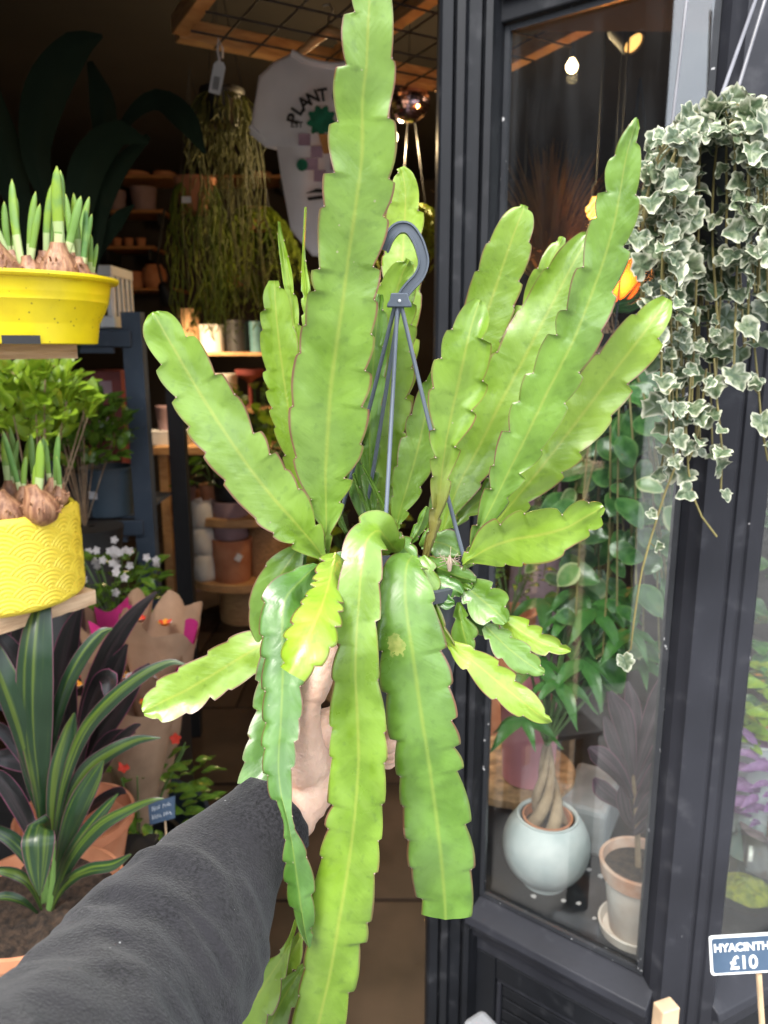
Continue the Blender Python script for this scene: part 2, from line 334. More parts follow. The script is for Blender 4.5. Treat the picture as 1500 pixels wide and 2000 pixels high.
M = {
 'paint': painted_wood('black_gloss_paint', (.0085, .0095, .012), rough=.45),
 'paint_lit': painted_wood('black_paint_lit_tone', (.022, .023, .029), rough=.45),  # the same black paint, its colour lightened to stand for daylight on it
 'bead': painted_wood('worn_glazing_bead', (.03, .032, .036), chip=(.5, .5, .5), amt=.60, chipscale=85),
 'steel': painted_wood('blue_grey_steel', (.050, .068, .095), chip=(.2, .2, .22), rough=.4, bump=.05),
 'glass': glass('window_glass', 1.95, streak=.012),
 'jar': glass('jar_glass', 1.5, (.93, .97, .95)),
 'pavement': mat('paving_concrete', (.20, .195, .19), .85, .25, 3, .3, 40),
 'road': mat('asphalt', (.05, .05, .052), .9, .25, 30, .4, 120),
 'floor': mat('brown_floor_slab', (.042, .027, .018), .45, .35, 5, .15, 30),
 'joint': mat('floor_joint', (.035, .024, .018), .9, .2),
 'darkwall': mat('dark_shop_wall', (.030, .022, .018), .8, .3, 2),
 'ceiling': mat('dark_ceiling', (.015, .012, .010), .9, .3, 2),
 'facade': mat('pale_render', (.55, .53, .50), .85, .12, 1),
 'brickred': mat('red_brick', (.28, .13, .09), .85, .25, 6),
 'winglass': mat('dark_window', (.03, .035, .04), .1, .2),
 'pine': mat('rough_sawn_pine', (.40, .245, .135), .75, .3, 7, .6, 40, stretch=(1.2, 1.2, 14), col2=(.68, .48, .30)),
 'wood': mat('warm_pine', (.42, .22, .09), .55, .3, 6, .25, 40, stretch=(3, 3, 18), col2=(.58, .34, .15)),
 'shelfwood': mat('wall_shelf_wood', (.40, .18, .07), .6, .25, 6, stretch=(3, 18, 18)),
 'cork': mat('pressed_cork_board', (.42, .25, .12), .8, .4, 40, .3, 90),
 'yellow': mat('yellow_plastic', (.82, .62, .008), .34, .06, 14, .05, 200, col2=(.86, .68, .012), sss=0),
 'yellow_c': mat('yellow_ceramic', (.80, .60, .045), .38, .05, 9, .03, 200, col2=(.86, .68, .07)),
 'soil': mat('dark_soil', (.014, .009, .006), .95, .5, 90, 1.0, 170, col2=(.060, .036, .022)),
 'terracotta': mat('terracotta', (.46, .165, .075), .8, .15, 12, .2, 90, col2=(.56, .25, .13)),
 'terrac_pale': mat('whitened_terracotta', (.62, .50, .42), .85, .1, 14, .3, 60, col2=(.72, .66, .60), lo=.3, hi=.6),
 'terrac_rim': mat('weathered_terracotta_rim', (.50, .25, .15), .85, .1, 22, .3, 60, col2=(.62, .46, .37), lo=.35, hi=.7),
 'globe': mat('pale_blue_grey_ceramic', (.36, .42, .43), .55, .1, 16, .3, 60, col2=(.58, .61, .60), lo=.3, hi=.7, detail=8),
 'pink': mat('pink_ceramic', (.72, .30, .36), .5, .1, 8, .1, 80),
 'white': mat('white_ceramic', (.62, .58, .52), .5, .08, 8),
 'plasticwhite': mat('white_plastic', (.62, .62, .60), .4, .05, 8),
 'black': mat('black_plastic', (.018, .018, .019), .5, .2, 8),
 'potgrey': mat('slate_grey_plastic', (.055, .062, .072), .38, .12, 9, .05, 90),
 'hook': mat('blue_grey_plastic', (.10, .12, .15), .36, .1, 12),
 'bluepot': mat('blue_grey_pot', (.055, .085, .115), .55, .1, 8),
 'mauve': mat('mauve_clay', (.30, .20, .22), .75, .1, 10),
 'teal': mat('teal_glaze', (.10, .22, .24), .4, .2, 12),
 'redbox': mat('red_cardboard', (.16, .032, .028), .6, .25, 8),
 'kraft': mat('kraft_paper', (.40, .26, .165), .8, .18, 9, 1.0, 26, trans=.2),
 'magenta': mat('magenta_tissue', (.62, .03, .22), .8, .1, trans=.2),
 'skin': mat('skin', (.66, .41, .295), .46, .12, 30, .4, 190, col2=(.77, .53, .41), sss=.2),
 'nail': mat('fingernail', (.68, .42, .36), .3, .05),
 'cotton': mat('shirt_cotton', (.82, .78, .80), .9, .06, 8, .25, 30, trans=.1),
 'print_black': mat('black_print', (.02, .02, .02), .8),
 'print_green': mat('green_print', (.012, .15, .075), .8, .25, 40),
 'print_mauve': mat('mauve_print', (.40, .26, .33), .8),
 'print_orange': mat('orange_print', (.55, .25, .07), .8),
 'label': mat('white_label', (.66, .66, .68), .7, .05),
 'chalkboard': mat('navy_chalkboard', (.030, .060, .105), .7, .3, 18, col2=(.06, .10, .16)),
 'chalk': mat('white_chalk', (.78, .80, .80), .9, .1),
 'stick': mat('pale_wood_stick', (.62, .44, .27), .7, .2, 20),
 'wire': mat('dark_wire', (.05, .05, .055), .5, .2, metal=.6),
 'wireplastic': mat('grey_plastic_hanger', (.16, .16, .18), .35, .2),
 'chain': mat('steel_chain', (.30, .28, .26), .4, .1, metal=.9),
 'bulbskin': mat('brown_bulb_skin', (.17, .070, .034), .5, .3, 40, .5, 90, stretch=(4, 4, .6), col2=(.40, .21, .11)),
 'bark': mat('braided_bark', (.22, .145, .085), .85, .3, 30, .5, 80, col2=(.34, .25, .16)),
 'vinestem': mat('vine_stem', (.20, .17, .06), .7, .3, 20),
 'greenstem': mat('green_stem', (.10, .19, .045), .55, .2, 20),
 'areole': mat('areole_wool', (.34, .26, .20), .9, .2),
 'shrub': mat('glossy_leaf', (.045, .11, .018), .22, .4, 3, col2=(.14, .25, .025), trans=.12),
 'brightleaf': mat('bright_leaf', (.16, .30, .02), .35, .3, 3, col2=(.30, .42, .03), trans=.25),
 'fern': mat('fern_green', (.10, .17, .02), .5, .4, 6, col2=(.24, .30, .03), trans=.25),
 'rhipsalis': mat('olive_strand', (.075, .095, .025), .55, .4, 10, col2=(.16, .17, .04)),
 'shadedleaf': mat('shaded_big_leaf', (.005, .011, .006), .85, .4, 3, col2=(.009, .018, .009), spec=.15),  # colour darkened to carry the shade behind the door head
 'palm': mat('palm_green', (.035, .125, .025), .35, .3, 3, col2=(.07, .20, .035), trans=.2),
 'dry': mat('dry_grass', (.36, .23, .09), .9, .3, 8, trans=.15),
 'whiteflower': mat('white_petal', (.70, .66, .66), .7, .05, trans=.2),
 'redflower': mat('red_petal', (.75, .06, .03), .6, .2, trans=.25),
 'orangeflower': mat('orange_petal', (.80, .32, .02), .6, .2, trans=.25),
 'purple': mat('purple_leaf', (.16, .06, .19), .45, .3, 4, col2=(.32, .17, .36), trans=.15),
 'moss': mat('moss', (.14, .16, .02), .9, .4, 60, .8, 90, col2=(.34, .32, .03)),
 'stone': mat('grey_stone', (.30, .31, .32), .85, .2, 14, .4, 50),
 'wicker': mat('woven_wicker', (.42, .24, .11), .75, .35, 60, .6, 90, stretch=(1, 1, 3)),
 'cuttop': mat('rusty_scrap', (.3, .2, .1), .8),
}
def speckle(m, col, scale, thr, patch):
    n, l = m.node_tree.nodes, m.node_tree.links; b = n['Principled BSDF']; src = b.inputs['Base Color'].links[0].from_socket; t = n.new('ShaderNodeTexCoord')
    v = n.new('ShaderNodeTexVoronoi'); v.inputs['Scale'].default_value = scale; l.new(t.outputs['Object'], v.inputs['Vector'])
    k = n.new('ShaderNodeTexNoise'); k.inputs['Scale'].default_value = 9; k.inputs['Detail'].default_value = 6; l.new(t.outputs['Object'], k.inputs['Vector'])
    dots = mnode(n, l, 'MULTIPLY', mnode(n, l, 'LESS_THAN', v.outputs['Distance'], thr), mnode(n, l, 'GREATER_THAN', k.outputs[0], .53))
    c = mixc(n, l, mnode(n, l, 'MULTIPLY', ramp(n, l, k.outputs[0], .52, .75), patch), src, col)
    l.new(mixc(n, l, mnode(n, l, 'MULTIPLY', dots, .75), c, col), b.inputs['Base Color'])
speckle(M['yellow'], (.16, .09, .02), 95, .13, .30); speckle(M['yellow_c'], (.35, .22, .04), 60, .05, .22); speckle(M['globe'], (.25, .27, .26), 70, .08, .25)
M['cactus'] = cactus_material()
M['ti'] = striped_leaf('striped_green_leaf', (.013, .036, .014), (.10, .15, .018), (.13, .05, .07), .95, .62, freq=5, rough=.3)
M['tidark'] = striped_leaf('burgundy_leaf', (.020, .020, .020), (.055, .035, .04), (.26, .07, .13), .93, .5)
M['tipurple'] = striped_leaf('purple_striped_leaf', (.055, .040, .050), (.14, .09, .11), (.20, .08, .12), .92, .6)
M['ivy'] = radial_leaf('variegated_ivy_leaf', (.060, .098, .045), (.165, .205, .115), (.50, .51, .38), .68, 1.0, .42, amp=.8)
M['hoya'] = radial_leaf('broad_glossy_leaf', (.030, .105, .022), (.065, .17, .04), (.11, .22, .06), .7, 1.0, .24, .12)
M['hoyapale'] = radial_leaf('pale_variegated_leaf', (.10, .22, .05), (.17, .28, .09), (.40, .45, .22), .55, .85, .3, .15)
# ------------------------------------------------------------------ leaf meshes shared by many leaves (length 1 along +Y, face +Z)
def leaf_mesh(name, m, outline, fold=.15, droop=.25, nseg=8, seed=0, wave=.03):
    """outline: function t in 0..1 -> half width (length 1). UV.x = distance from the midrib, 1 at the edge"""
    mb = MB(); vs = []; uv = []
    for i in range(nseg + 1):
        t = i / nseg; w = max(outline(t), .002)
        for u in (-1, -.55, 0, .55, 1):
            z = fold * abs(u) * w - droop * t * t + wave * math.sin(9 * t + 3 * u + seed) * abs(u)
            vs.append((u * w, t, z)); uv.append((max(abs(u), abs(2 * t - 1) ** 3), t))
    fs = [(i * 5 + j, i * 5 + j + 1, i * 5 + 6 + j, i * 5 + 5 + j) for i in range(nseg) for j in range(4)]
    mb.add(vs, fs, uv); me = mb.mesh(name, Vector((0, 0, 0)), True, 180); me.materials.append(m); return me
oval = lambda w: (lambda t: w * math.sin(math.pi * t ** .85) ** .8)
lance = lambda w: (lambda t: w * math.sin(math.pi * t ** .6))
LM = {
 'shrub': leaf_mesh('glossy_leaf', M['shrub'], oval(.24), .3, .2),
 'bright': leaf_mesh('bright_leaf', M['brightleaf'], oval(.26), .2, .25),
 'hoya': leaf_mesh('broad_leaf', M['hoya'], oval(.34), .2, .15),
 'hoyapale': leaf_mesh('pale_leaf', M['hoyapale'], oval(.33), .25, .12),
 'palm': leaf_mesh('lance_leaf', M['palm'], lance(.16), .25, .3),
 'purple': leaf_mesh('purple_leaf', M['purple'], lance(.16), .2, .2),
 'petal': leaf_mesh('petal', M['whiteflower'], oval(.40), .1, .1, 5),
 'redpetal': leaf_mesh('petal', M['redflower'], oval(.42), .1, .1, 5),
 'orangepetal': leaf_mesh('petal', M['orangeflower'], oval(.42), .1, .1, 5),
 'fern': leaf_mesh('frond', M['fern'], lance(.13), .2, .5),
}
def ivy_mesh(seed):
    rnd = random.Random(seed)
    half = [(0, .0), (.12, -.10), (.27, -.13), (.40, -.06), (.46, .06), (.42, .18), (.41, .28), (.48, .38), (.49, .47), (.39, .56), (.28, .66), (.17, .82), (.07, .93), (0, .96)]
    pts = [(x * (1 + rnd.uniform(-.12, .12)), y + rnd.uniform(-.03, .03)) for x, y in half]
    pts[0] = half[0]; pts[-1] = half[-1]
    full = pts + [(-x * (1 + rnd.uniform(-.1, .1)), y) for x, y in reversed(pts[1:-1])]
    c = (0, .28); rings = (0.02, .5, .82, 1.0); vs = []; uv = []
    f1, f2, ph = rnd.uniform(.1, .4), rnd.uniform(-.1, .35), rnd.uniform(0, 6)
    for r in rings:
        for x, y in full:
            X, Y = c[0] + (x - c[0]) * r, c[1] + (y - c[1]) * r
            z = f1 * abs(X) - f2 * (Y - .28) ** 2 + .06 * r * math.sin(6 * math.atan2(Y - .28, X + 1e-6) + ph) + .05 * math.sin(9 * X + ph)
            vs.append((X, Y, z)); uv.append((r, 0))
    k = len(full)
    fs = [(i * k + j, i * k + (j + 1) % k, (i + 1) * k + (j + 1) % k, (i + 1) * k + j) for i in range(3) for j in range(k)] + [tuple(range(k))]
    mb = MB(); mb.add(vs, fs, uv); me = mb.mesh('ivy_leaf', Vector((0, 0, 0)), True, 180); me.materials.append(M['ivy']); return me
IVY = [ivy_mesh(s) for s in range(6)]
def blade(pts, K=3, fold=.12, roll=0.0, seed=0, thick=.0012, mb=None, step=.008, flip=1):
    """a long leaf through photo points (px, py, Y, width px); returns the MB with UV across / along (metres)"""
    rnd = random.Random(seed)
    P = [(*at(p[0], p[1], p[2]), p[3] * mpp(p[1], p[2])) for p in pts]
    L = sum(math.dist(P[i][:3], P[i + 1][:3]) for i in range(len(P) - 1)); n = max(8, int(L / step))
    Q = cr_spline(P, n); vs = []; uv = []; v = 0
    for i, q in enumerate(Q):
        p = Vector(q[:3]); t = (Vector(Q[min(i + 1, n - 1)][:3]) - Vector(Q[max(i - 1, 0)][:3])).normalized()
        if i: v += (p - Vector(Q[i - 1][:3])).length
        s = t.cross((p - CAM).normalized()).normalized(); nn = s.cross(t)
        rr = roll[0] + (roll[1] - roll[0]) * i / (n - 1) if isinstance(roll, tuple) else roll
        s2 = s * math.cos(rr) + nn * math.sin(rr); n2 = nn * math.cos(rr) - s * math.sin(rr)
        w = max(q[3], .0008)
        for j in range(-K, K + 1):
            u = j / K
            vs.append(p + s2 * (u * w / 2) + n2 * (flip * fold * w * (abs(u) - .4) + .0015 * noise.noise(Vector((v * 25, u, seed)))))
            uv.append(((u + 1) / 2, v))
    k = 2 * K + 1
    fs = [(i * k + j, i * k + j + 1, i * k + k + j + 1, i * k + k + j) for i in range(n - 1) for j in range(k - 1)]
    mb = mb or MB(); mb.add(vs, fs, uv); return mb
def text_mesh(s, size, extrude=.0006, bold=0.0):
    cu = bpy.data.curves.new('lettering', 'FONT'); cu.body = s; cu.size = size; cu.extrude = extrude; cu.offset = bold; cu.align_x = 'CENTER'; cu.align_y = 'CENTER'
    o = bpy.data.objects.new('lettering', cu); C.objects.link(o)
    dg = bpy.context.evaluated_depsgraph_get(); me = bpy.data.meshes.new_from_object(o.evaluated_get(dg))
    bpy.data.objects.remove(o); bpy.data.curves.remove(cu); return me
def lettering(s, size, M4, m, parent, name='lettering', bold=0.0):
    me = text_mesh(s, size, bold=bold); me.materials.clear(); me.materials.append(m)
    return inst(name, me, M4, parent)
# ------------------------------------------------------------------ the setting: street, shop floor, walls
def struct(name, mb, m, parent=None, **k):
    o = mb.build(name, m, parent, smooth=False, **k)
    if not parent: o['kind'] = 'structure'
    return o
struct('pavement', MB().box((0, -4.3, -.06), (60, 11.2, .12)), M['pavement'])
struct('road', MB().box((0, -16.0, -.16), (160, 12.2, .08)), M['road'])
struct('far_pavement', MB().box((0, -26.2, -.10), (160, 8, .12)), M['pavement'])
struct('ground', MB().box((0, 0, -.45), (700, 700, .4)), M['road'])
fl = struct('shop_floor', MB().box((0, 4.0, -.03), (5.6, 5.4, .03)), M['joint'])
slab = MB().box((0, 0, 0), (.588, .588, .02)).mesh('floor_slab', Vector((0, 0, 0)), False); slab.materials.append(M['floor'])
for i in range(9):
    for j in range(9):
        inst('slab', slab, Matrix.Translation((-2.45 + i * .6 + (.3 if j % 2 else 0), 1.62 + j * .6, -.006 + .0012 * ((i * 7 + j * 3) % 4))), fl)
struct('back_wall', MB().box((0, 6.65, 1.45), (5.9, .1, 3.1)), M['darkwall'])
struct('left_wall', MB().box((-2.85, 3.98, 1.45), (.1, 5.3, 3.1)), M['darkwall'])
struct('right_wall', MB().box((2.85, 4.05, 1.45), (.1, 5.1, 3.1)), M['darkwall'])
struct('ceiling', MB().box((0, 4.0, 2.93), (5.8, 5.6, .1)), M['ceiling'])
# terrace across the street, behind the photographer (seen only as reflections)
for k, (x, w, h, m) in enumerate(((-31, 16, 6.2, 'facade'), (-14.5, 16, 6.8, 'brickred'), (2.5, 17, 6.0, 'facade'), (20, 17, 6.6, 'brickred'))):
    t = thing('terrace_house', (x, -31, 0), ('pale rendered terrace house across the street at its far end', 'red brick terrace house across the street beside the pale end house', 'pale rendered terrace house straight across the street', 'red brick terrace house across the street at its near end')[k], 'house', 'terrace houses across the street')
    MB().box((x, -33, h / 2), (w - .1, 6, h)).build('wall', M[m], t, False)
    MB().prism([(x - w / 2, -36.2), (x + w / 2 - .12, -36.2), (x + w / 2 - .12, -29.8), (x - w / 2, -29.8)], h, h + .25).build('roof', M['winglass'], t, False)
    for r_ in range(2):
        for c_ in range(4):
            MB().box((x - w / 2 + 2 + c_ * 4, -29.97, 1.7 + r_ * 2.8), (1.3, .1, 1.7)).build('window', M['winglass'], t, False)
# ------------------------------------------------------------------ the shopfront
SF = thing('shopfront', (.5, 1.2, 0), 'black painted wooden shopfront with glazed angled corner window beside the open doorway', 'shopfront')
MP, CP = Vector((.186, 1.324, 0)), Vector((.445, 1.12, 0))
CQ, RQ = Vector((.552, 1.112, 0)), Vector((1.55, 1.61, 0))
SILL, HEAD, DECK = .50, 2.04, .455
def seg(a, b):
    u = (b - a).normalized(); nrm = Vector((u.y, -u.x, 0))
    if nrm.y > 0: nrm = -nrm
    return u, nrm, (b - a).length
def sbox(mb, a, b, s0, s1, n0, n1, z0, z1):
    u, nrm, L = seg(a, b)
    P = [(a + u * s + nrm * n_) for s, n_ in ((s0, n0), (s1, n0), (s1, n1), (s0, n1))]
    return mb.prism([(p.x, p.y) for p in P], z0, z1)
sill_prof = [(-.045, -.02), (-.006, -.002), (.012, -.010), (.040, -.026), (.044, -.040), (.030, -.046), (.030, -.058), (.022, -.066), (.018, -.080), (.004, -.090), (.004, -.12), (-.045, -.12)]
for a, b, ext in ((MP, CP, (-.004, .02)), (CQ, RQ, (-.02, 0))):
    u, nrm, L = seg(a, b)
    pane = sbox(MB(), a, b, .004, L - .004, -.012, -.008, SILL - .005, HEAD + .005).build('window_pane', M['glass'], SF, False)
    for s0, s1 in ((.003, .012), (L - .012, L - .003)): sbox(MB(), a, b, s0, s1, -.0075, .001, SILL, HEAD).build('glazing_bead', M['bead'], SF, False)
    sbox(MB(), a, b, .0125, L - .0125, -.0072, .0005, HEAD - .009, HEAD).build('glazing_bead', M['bead'], SF, False)
    sbox(MB(), a, b, .0125, L - .0125, -.0072, .0005, SILL, SILL + .008).build('glazing_bead', M['bead'], SF, False)
    z = Vector((0, 0, SILL))
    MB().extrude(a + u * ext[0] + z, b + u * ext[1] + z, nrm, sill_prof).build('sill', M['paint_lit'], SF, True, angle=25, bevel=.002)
    r = sbox(MB(), a, b, -.02, L + .02, -.045, -.012, 0, SILL - .121).build('stall_riser', M['paint'], SF, False)
    np_ = 1 if L < .5 else 2; pw = L / np_
    for q in range(np_):
        s0, s1 = q * pw, (q + 1) * pw; zt = SILL - .122
        for (x0, x1, z0, z1) in ((s0 + .001, s0 + .045, .02, zt), (s1 - .045, s1 - .001, .02, zt), (s0 + .0455, s1 - .0455, zt - .045, zt), (s0 + .0455, s1 - .0455, .02, .085)):
            sbox(MB(), a, b, x0, x1, -.0115, .003, z0, z1).build('panel_rail', M['paint'], r, False, bevel=.0025)
        for (x0, x1, z0, z1) in ((s0 + .046, s0 + .056, .095, zt - .056), (s1 - .056, s1 - .046, .095, zt - .056), (s0 + .046, s1 - .046, zt - .0555, zt - .0455), (s0 + .046, s1 - .046, .0855, .0948)):
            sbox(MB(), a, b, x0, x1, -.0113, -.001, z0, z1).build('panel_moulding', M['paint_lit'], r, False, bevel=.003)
        for k in range(8):
            zz = .10 + k * .0275
            sbox(MB(), a, b, s0 + .057, s1 - .057, -.0113, -.006, zz, zz + .023).build('slat', M['paint'], r, False, bevel=.002)
    sbox(MB(), a, b, -.002, L + .002, -.03, .012, HEAD + .0005, HEAD + .11).build('head_rail', M['paint'], SF, False, bevel=.003)
    sbox(MB(), a, b, .004, L - .004, .0125, .024, HEAD + .03, HEAD + .06).build('head_moulding', M['paint'], SF, False, bevel=.004)
# door post: a flat board with run mouldings towards the window
dp = MB().prism([(.086, 1.375), (.086, 1.312), (.090, 1.306), (.106, 1.306), (.109, 1.312), (.112, 1.300), (.124, 1.297), (.128, 1.304), (.131, 1.308), (.150, 1.308), (.153, 1.314), (.156, 1.300), (.166, 1.298), (.172, 1.306), (.178, 1.310), (.188, 1.322), (.196, 1.345), (.17, 1.375)], 0, 2.15).build('door_post', M['paint'], SF, True, angle=20)
MB().box((.098, 1.388, 1.03), (.02, .024, 2.06)).build('door_stop', M['paint'], dp, False, bevel=.003)
MB().box((-.72, 1.335, 2.155), (1.57, .09, .09)).build('door_head', M['paint'], SF, False, bevel=.003)
MB().box((-.70, 1.283, 2.13), (1.5, .012, .02)).build('head_moulding', M['paint'], SF, False, bevel=.003)
MB().box((-1.545, 1.34, 1.03), (.11, .1, 2.06)).build('door_jamb', M['paint'], SF, False, bevel=.003)
# corner post between the two panes
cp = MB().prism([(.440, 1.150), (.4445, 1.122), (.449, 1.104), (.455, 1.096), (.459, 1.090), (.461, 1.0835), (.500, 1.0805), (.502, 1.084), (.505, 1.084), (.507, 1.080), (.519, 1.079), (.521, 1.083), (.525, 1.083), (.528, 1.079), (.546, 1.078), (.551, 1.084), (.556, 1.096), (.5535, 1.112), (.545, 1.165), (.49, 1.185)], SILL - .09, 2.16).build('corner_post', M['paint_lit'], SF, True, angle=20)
MB().prism([(.440, 1.150), (.444, 1.09), (.455, 1.076), (.556, 1.066), (.566, 1.09), (.562, 1.14), (.49, 1.185)], 0, SILL - .0905).build('corner_plinth', M['paint'], SF, False, bevel=.003)
# window deck, bay ceiling, fascia
MB().prism([(.20, 1.362), (.447, 1.168), (.49, 1.190), (.542, 1.170), (1.55, 1.672), (1.55, 2.25), (.20, 2.25)], 0, DECK).build('window_deck', M['paint'], SF, False)
MB().prism([(.20, 1.36), (.447, 1.16), (.50, 1.18), (.548, 1.16), (1.55, 1.65), (2.8, 1.65), (2.8, 1.70), (.20, 1.70)], 2.17, 2.21).build('soffit', M['ceiling'], SF, False)
fz = MB()
for a, b in (((-2.8, 1.30), (.186, 1.30)), ((.187, 1.302), (.497, 1.06)), ((.498, 1.06), (1.55, 1.58)), ((1.551, 1.58), (2.85, 1.58))):
    A, B = Vector((*a, 0)), Vector((*b, 0)); sbox(fz, A, B, 0, (B - A).length, -.06, .02, 2.165, 3.3)
fz.build('fascia', M['paint'], SF, False)
MB().box((2.2, 1.63, 1.08), (1.29, .06, 2.17)).build('side_panel', M['paint'], SF, False)
MB().box((-2.22, 1.34, 1.08), (1.23, .08, 2.17)).build('side_panel', M['paint'], SF, False)
# the neighbour's projecting dark shop bay at the left, out of frame: it is what most of the angled pane mirrors
nb = thing('neighbour_shop_bay', (-1.75, .6, 0), 'dark painted bay of the neighbouring shop left of the doorway', 'shop bay')
MB().box((-1.75, .60, 1.6), (.3, 1.38, 3.2)).build('wall', M['paint'], nb, False)
MB().box((-1.595, .60, .45), (.012, 1.2, .7)).build('panel', M['paint'], nb, False, bevel=.004)
MB().box((-1.595, .60, 1.6), (.012, 1.2, 1.2)).build('panel', M['paint'], nb, False, bevel=.004)
# dropped petals and paint flakes on the window deck
rnd = random.Random(3)
for k, (px, py) in enumerate(((1130, 1765), (1150, 1700), (1175, 1712), (1100, 1760), (1195, 1820), (1160, 1795), (1042, 1752), (1140, 1690))):
    Y = (CAMH - DECK) / ((st_ + (py - 1000) / 1500 * ct) / (ct - (py - 1000) / 1500 * st_)); p = at(px, py, Y); p.z = DECK + .002
    s = rnd.uniform(.004, .008)
    pts = [(p.x + s * rnd.uniform(.6, 1.3) * math.cos(a), p.y + s * rnd.uniform(.5, 1.1) * math.sin(a)) for a in (0, 1.1, 2.2, 3.3, 4.4, 5.4)]
    tag(MB().prism(pts, DECK + .0005, DECK + .0025).build('fallen_petal', M['whiteflower'], loc=(p.x, p.y, DECK), smooth=False), 'pale scrap fallen on the black window deck between the pots', 'petal', 'pale scraps on the window deck')
# ------------------------------------------------------------------ the hanging cactus held up in front
PC = at(785, 1120, .575)                      # centre of the pot's rim
HP = thing('hanging_cactus', (PC.x, PC.y, PC.z - .105), 'large green strap-leaved cactus in a grey hanging pot held up by one hand', 'cactus')
prof = [(.036, -.104), (.038, -.105), (.044, -.06), (.049, -.012), (.0495, -.010), (.053, -.009), (.054, 0), (.051, .001), (.0495, -.004), (.045, -.022)]
pot = MB().lathe(PC, prof, 48).build('pot', M['potgrey'], HP)
MB().lathe(PC - Vector((0, 0, .012)), [(.0005, .004), (.02, .003), (.0455, 0)], 32, cap0=False).build('soil', M['soil'], pot)
# hanger: hook, clip, four rods
HD = .585
hk = [at(*p) for p in ((750, 488, HD + .004), (760, 464, HD), (777, 446, HD), (797, 446, HD), (813, 465, HD), (823, 490, HD), (827, 515, HD), (818, 540, HD), (800, 560, HD), (788, 576, HD), (783, 590, HD))]
hk = [Vector(q) for q in cr_spline(hk, 40)]
hm = MB(); vs = []
prof_h = [(-.0040, -.0026), (.0040, -.0026), (.0040, .0026), (.0027, .0026), (.0023, .0008), (-.0023, .0008), (-.0027, .0026), (-.0040, .0026)]
for i, p in enumerate(hk):
    t = (hk[min(i + 1, 39)] - hk[max(i - 1, 0)]).normalized(); sd = t.cross(Vector((0, 1, -.1))).normalized(); f = sd.cross(t)
    if f.y > 0: f = -f
    vs += [p + sd * a + f * b for a, b in prof_h]
k = len(prof_h)
hm.add(vs, [(i * k + j, i * k + (j + 1) % k, (i + 1) * k + (j + 1) % k, (i + 1) * k + j) for i in range(39) for j in range(k)] + [tuple(range(k)), tuple(range(39 * k, 40 * k))])
hook = hm.build('hanger_hook', M['hook'], HP, True, angle=30)
bc = at(780, 588, HD)
cm = MB()
for z, w in ((.0055, .0062), (.001, .0070), (-.002, .0088), (-.0045, .0092)): cm.v += [bc + Vector((x * w, y * .0042, z)) for x, y in ((-1, -1), (1, -1), (1, 1), (-1, 1))]
cm.f = [(i * 4 + j, i * 4 + (j + 1) % 4, i * 4 + 4 + (j + 1) % 4, i * 4 + 4 + j) for i in range(3) for j in range(4)] + [(3, 2, 1, 0), (12, 13, 14, 15)]; cm.m = [0] * len(cm.f)
cm.build('clip', M['hook'], hook, True, angle=30, bevel=.0008)
MB().lathe(bc + Vector((0, -.0046, 0)), [(.0012, 0), (.0011, .0006), (.0002, .0008)], 10, axis=Vector((0, -1, 0))).build('rivet', M['label'], hook)
for (x0, x1, y1, Y1) in ((771, 726, 770, .60), (776, 752, 1040, .535), (784, 908, 1096, .555), (780, 700, 1085, .62)):
    a, b = at(x0, 598, HD), at(x1, y1, Y1)
    if x1 == 726: b = a + (b - a) * 2.6
    pts = [a.lerp(b, t) + Vector((0, 0, -.004 * math.sin(math.pi * t))) for t in [i / 10 for i in range(11)]]
    MB().tube(pts, .0016, 10).build('hanger_rod', M['hook'], HP)
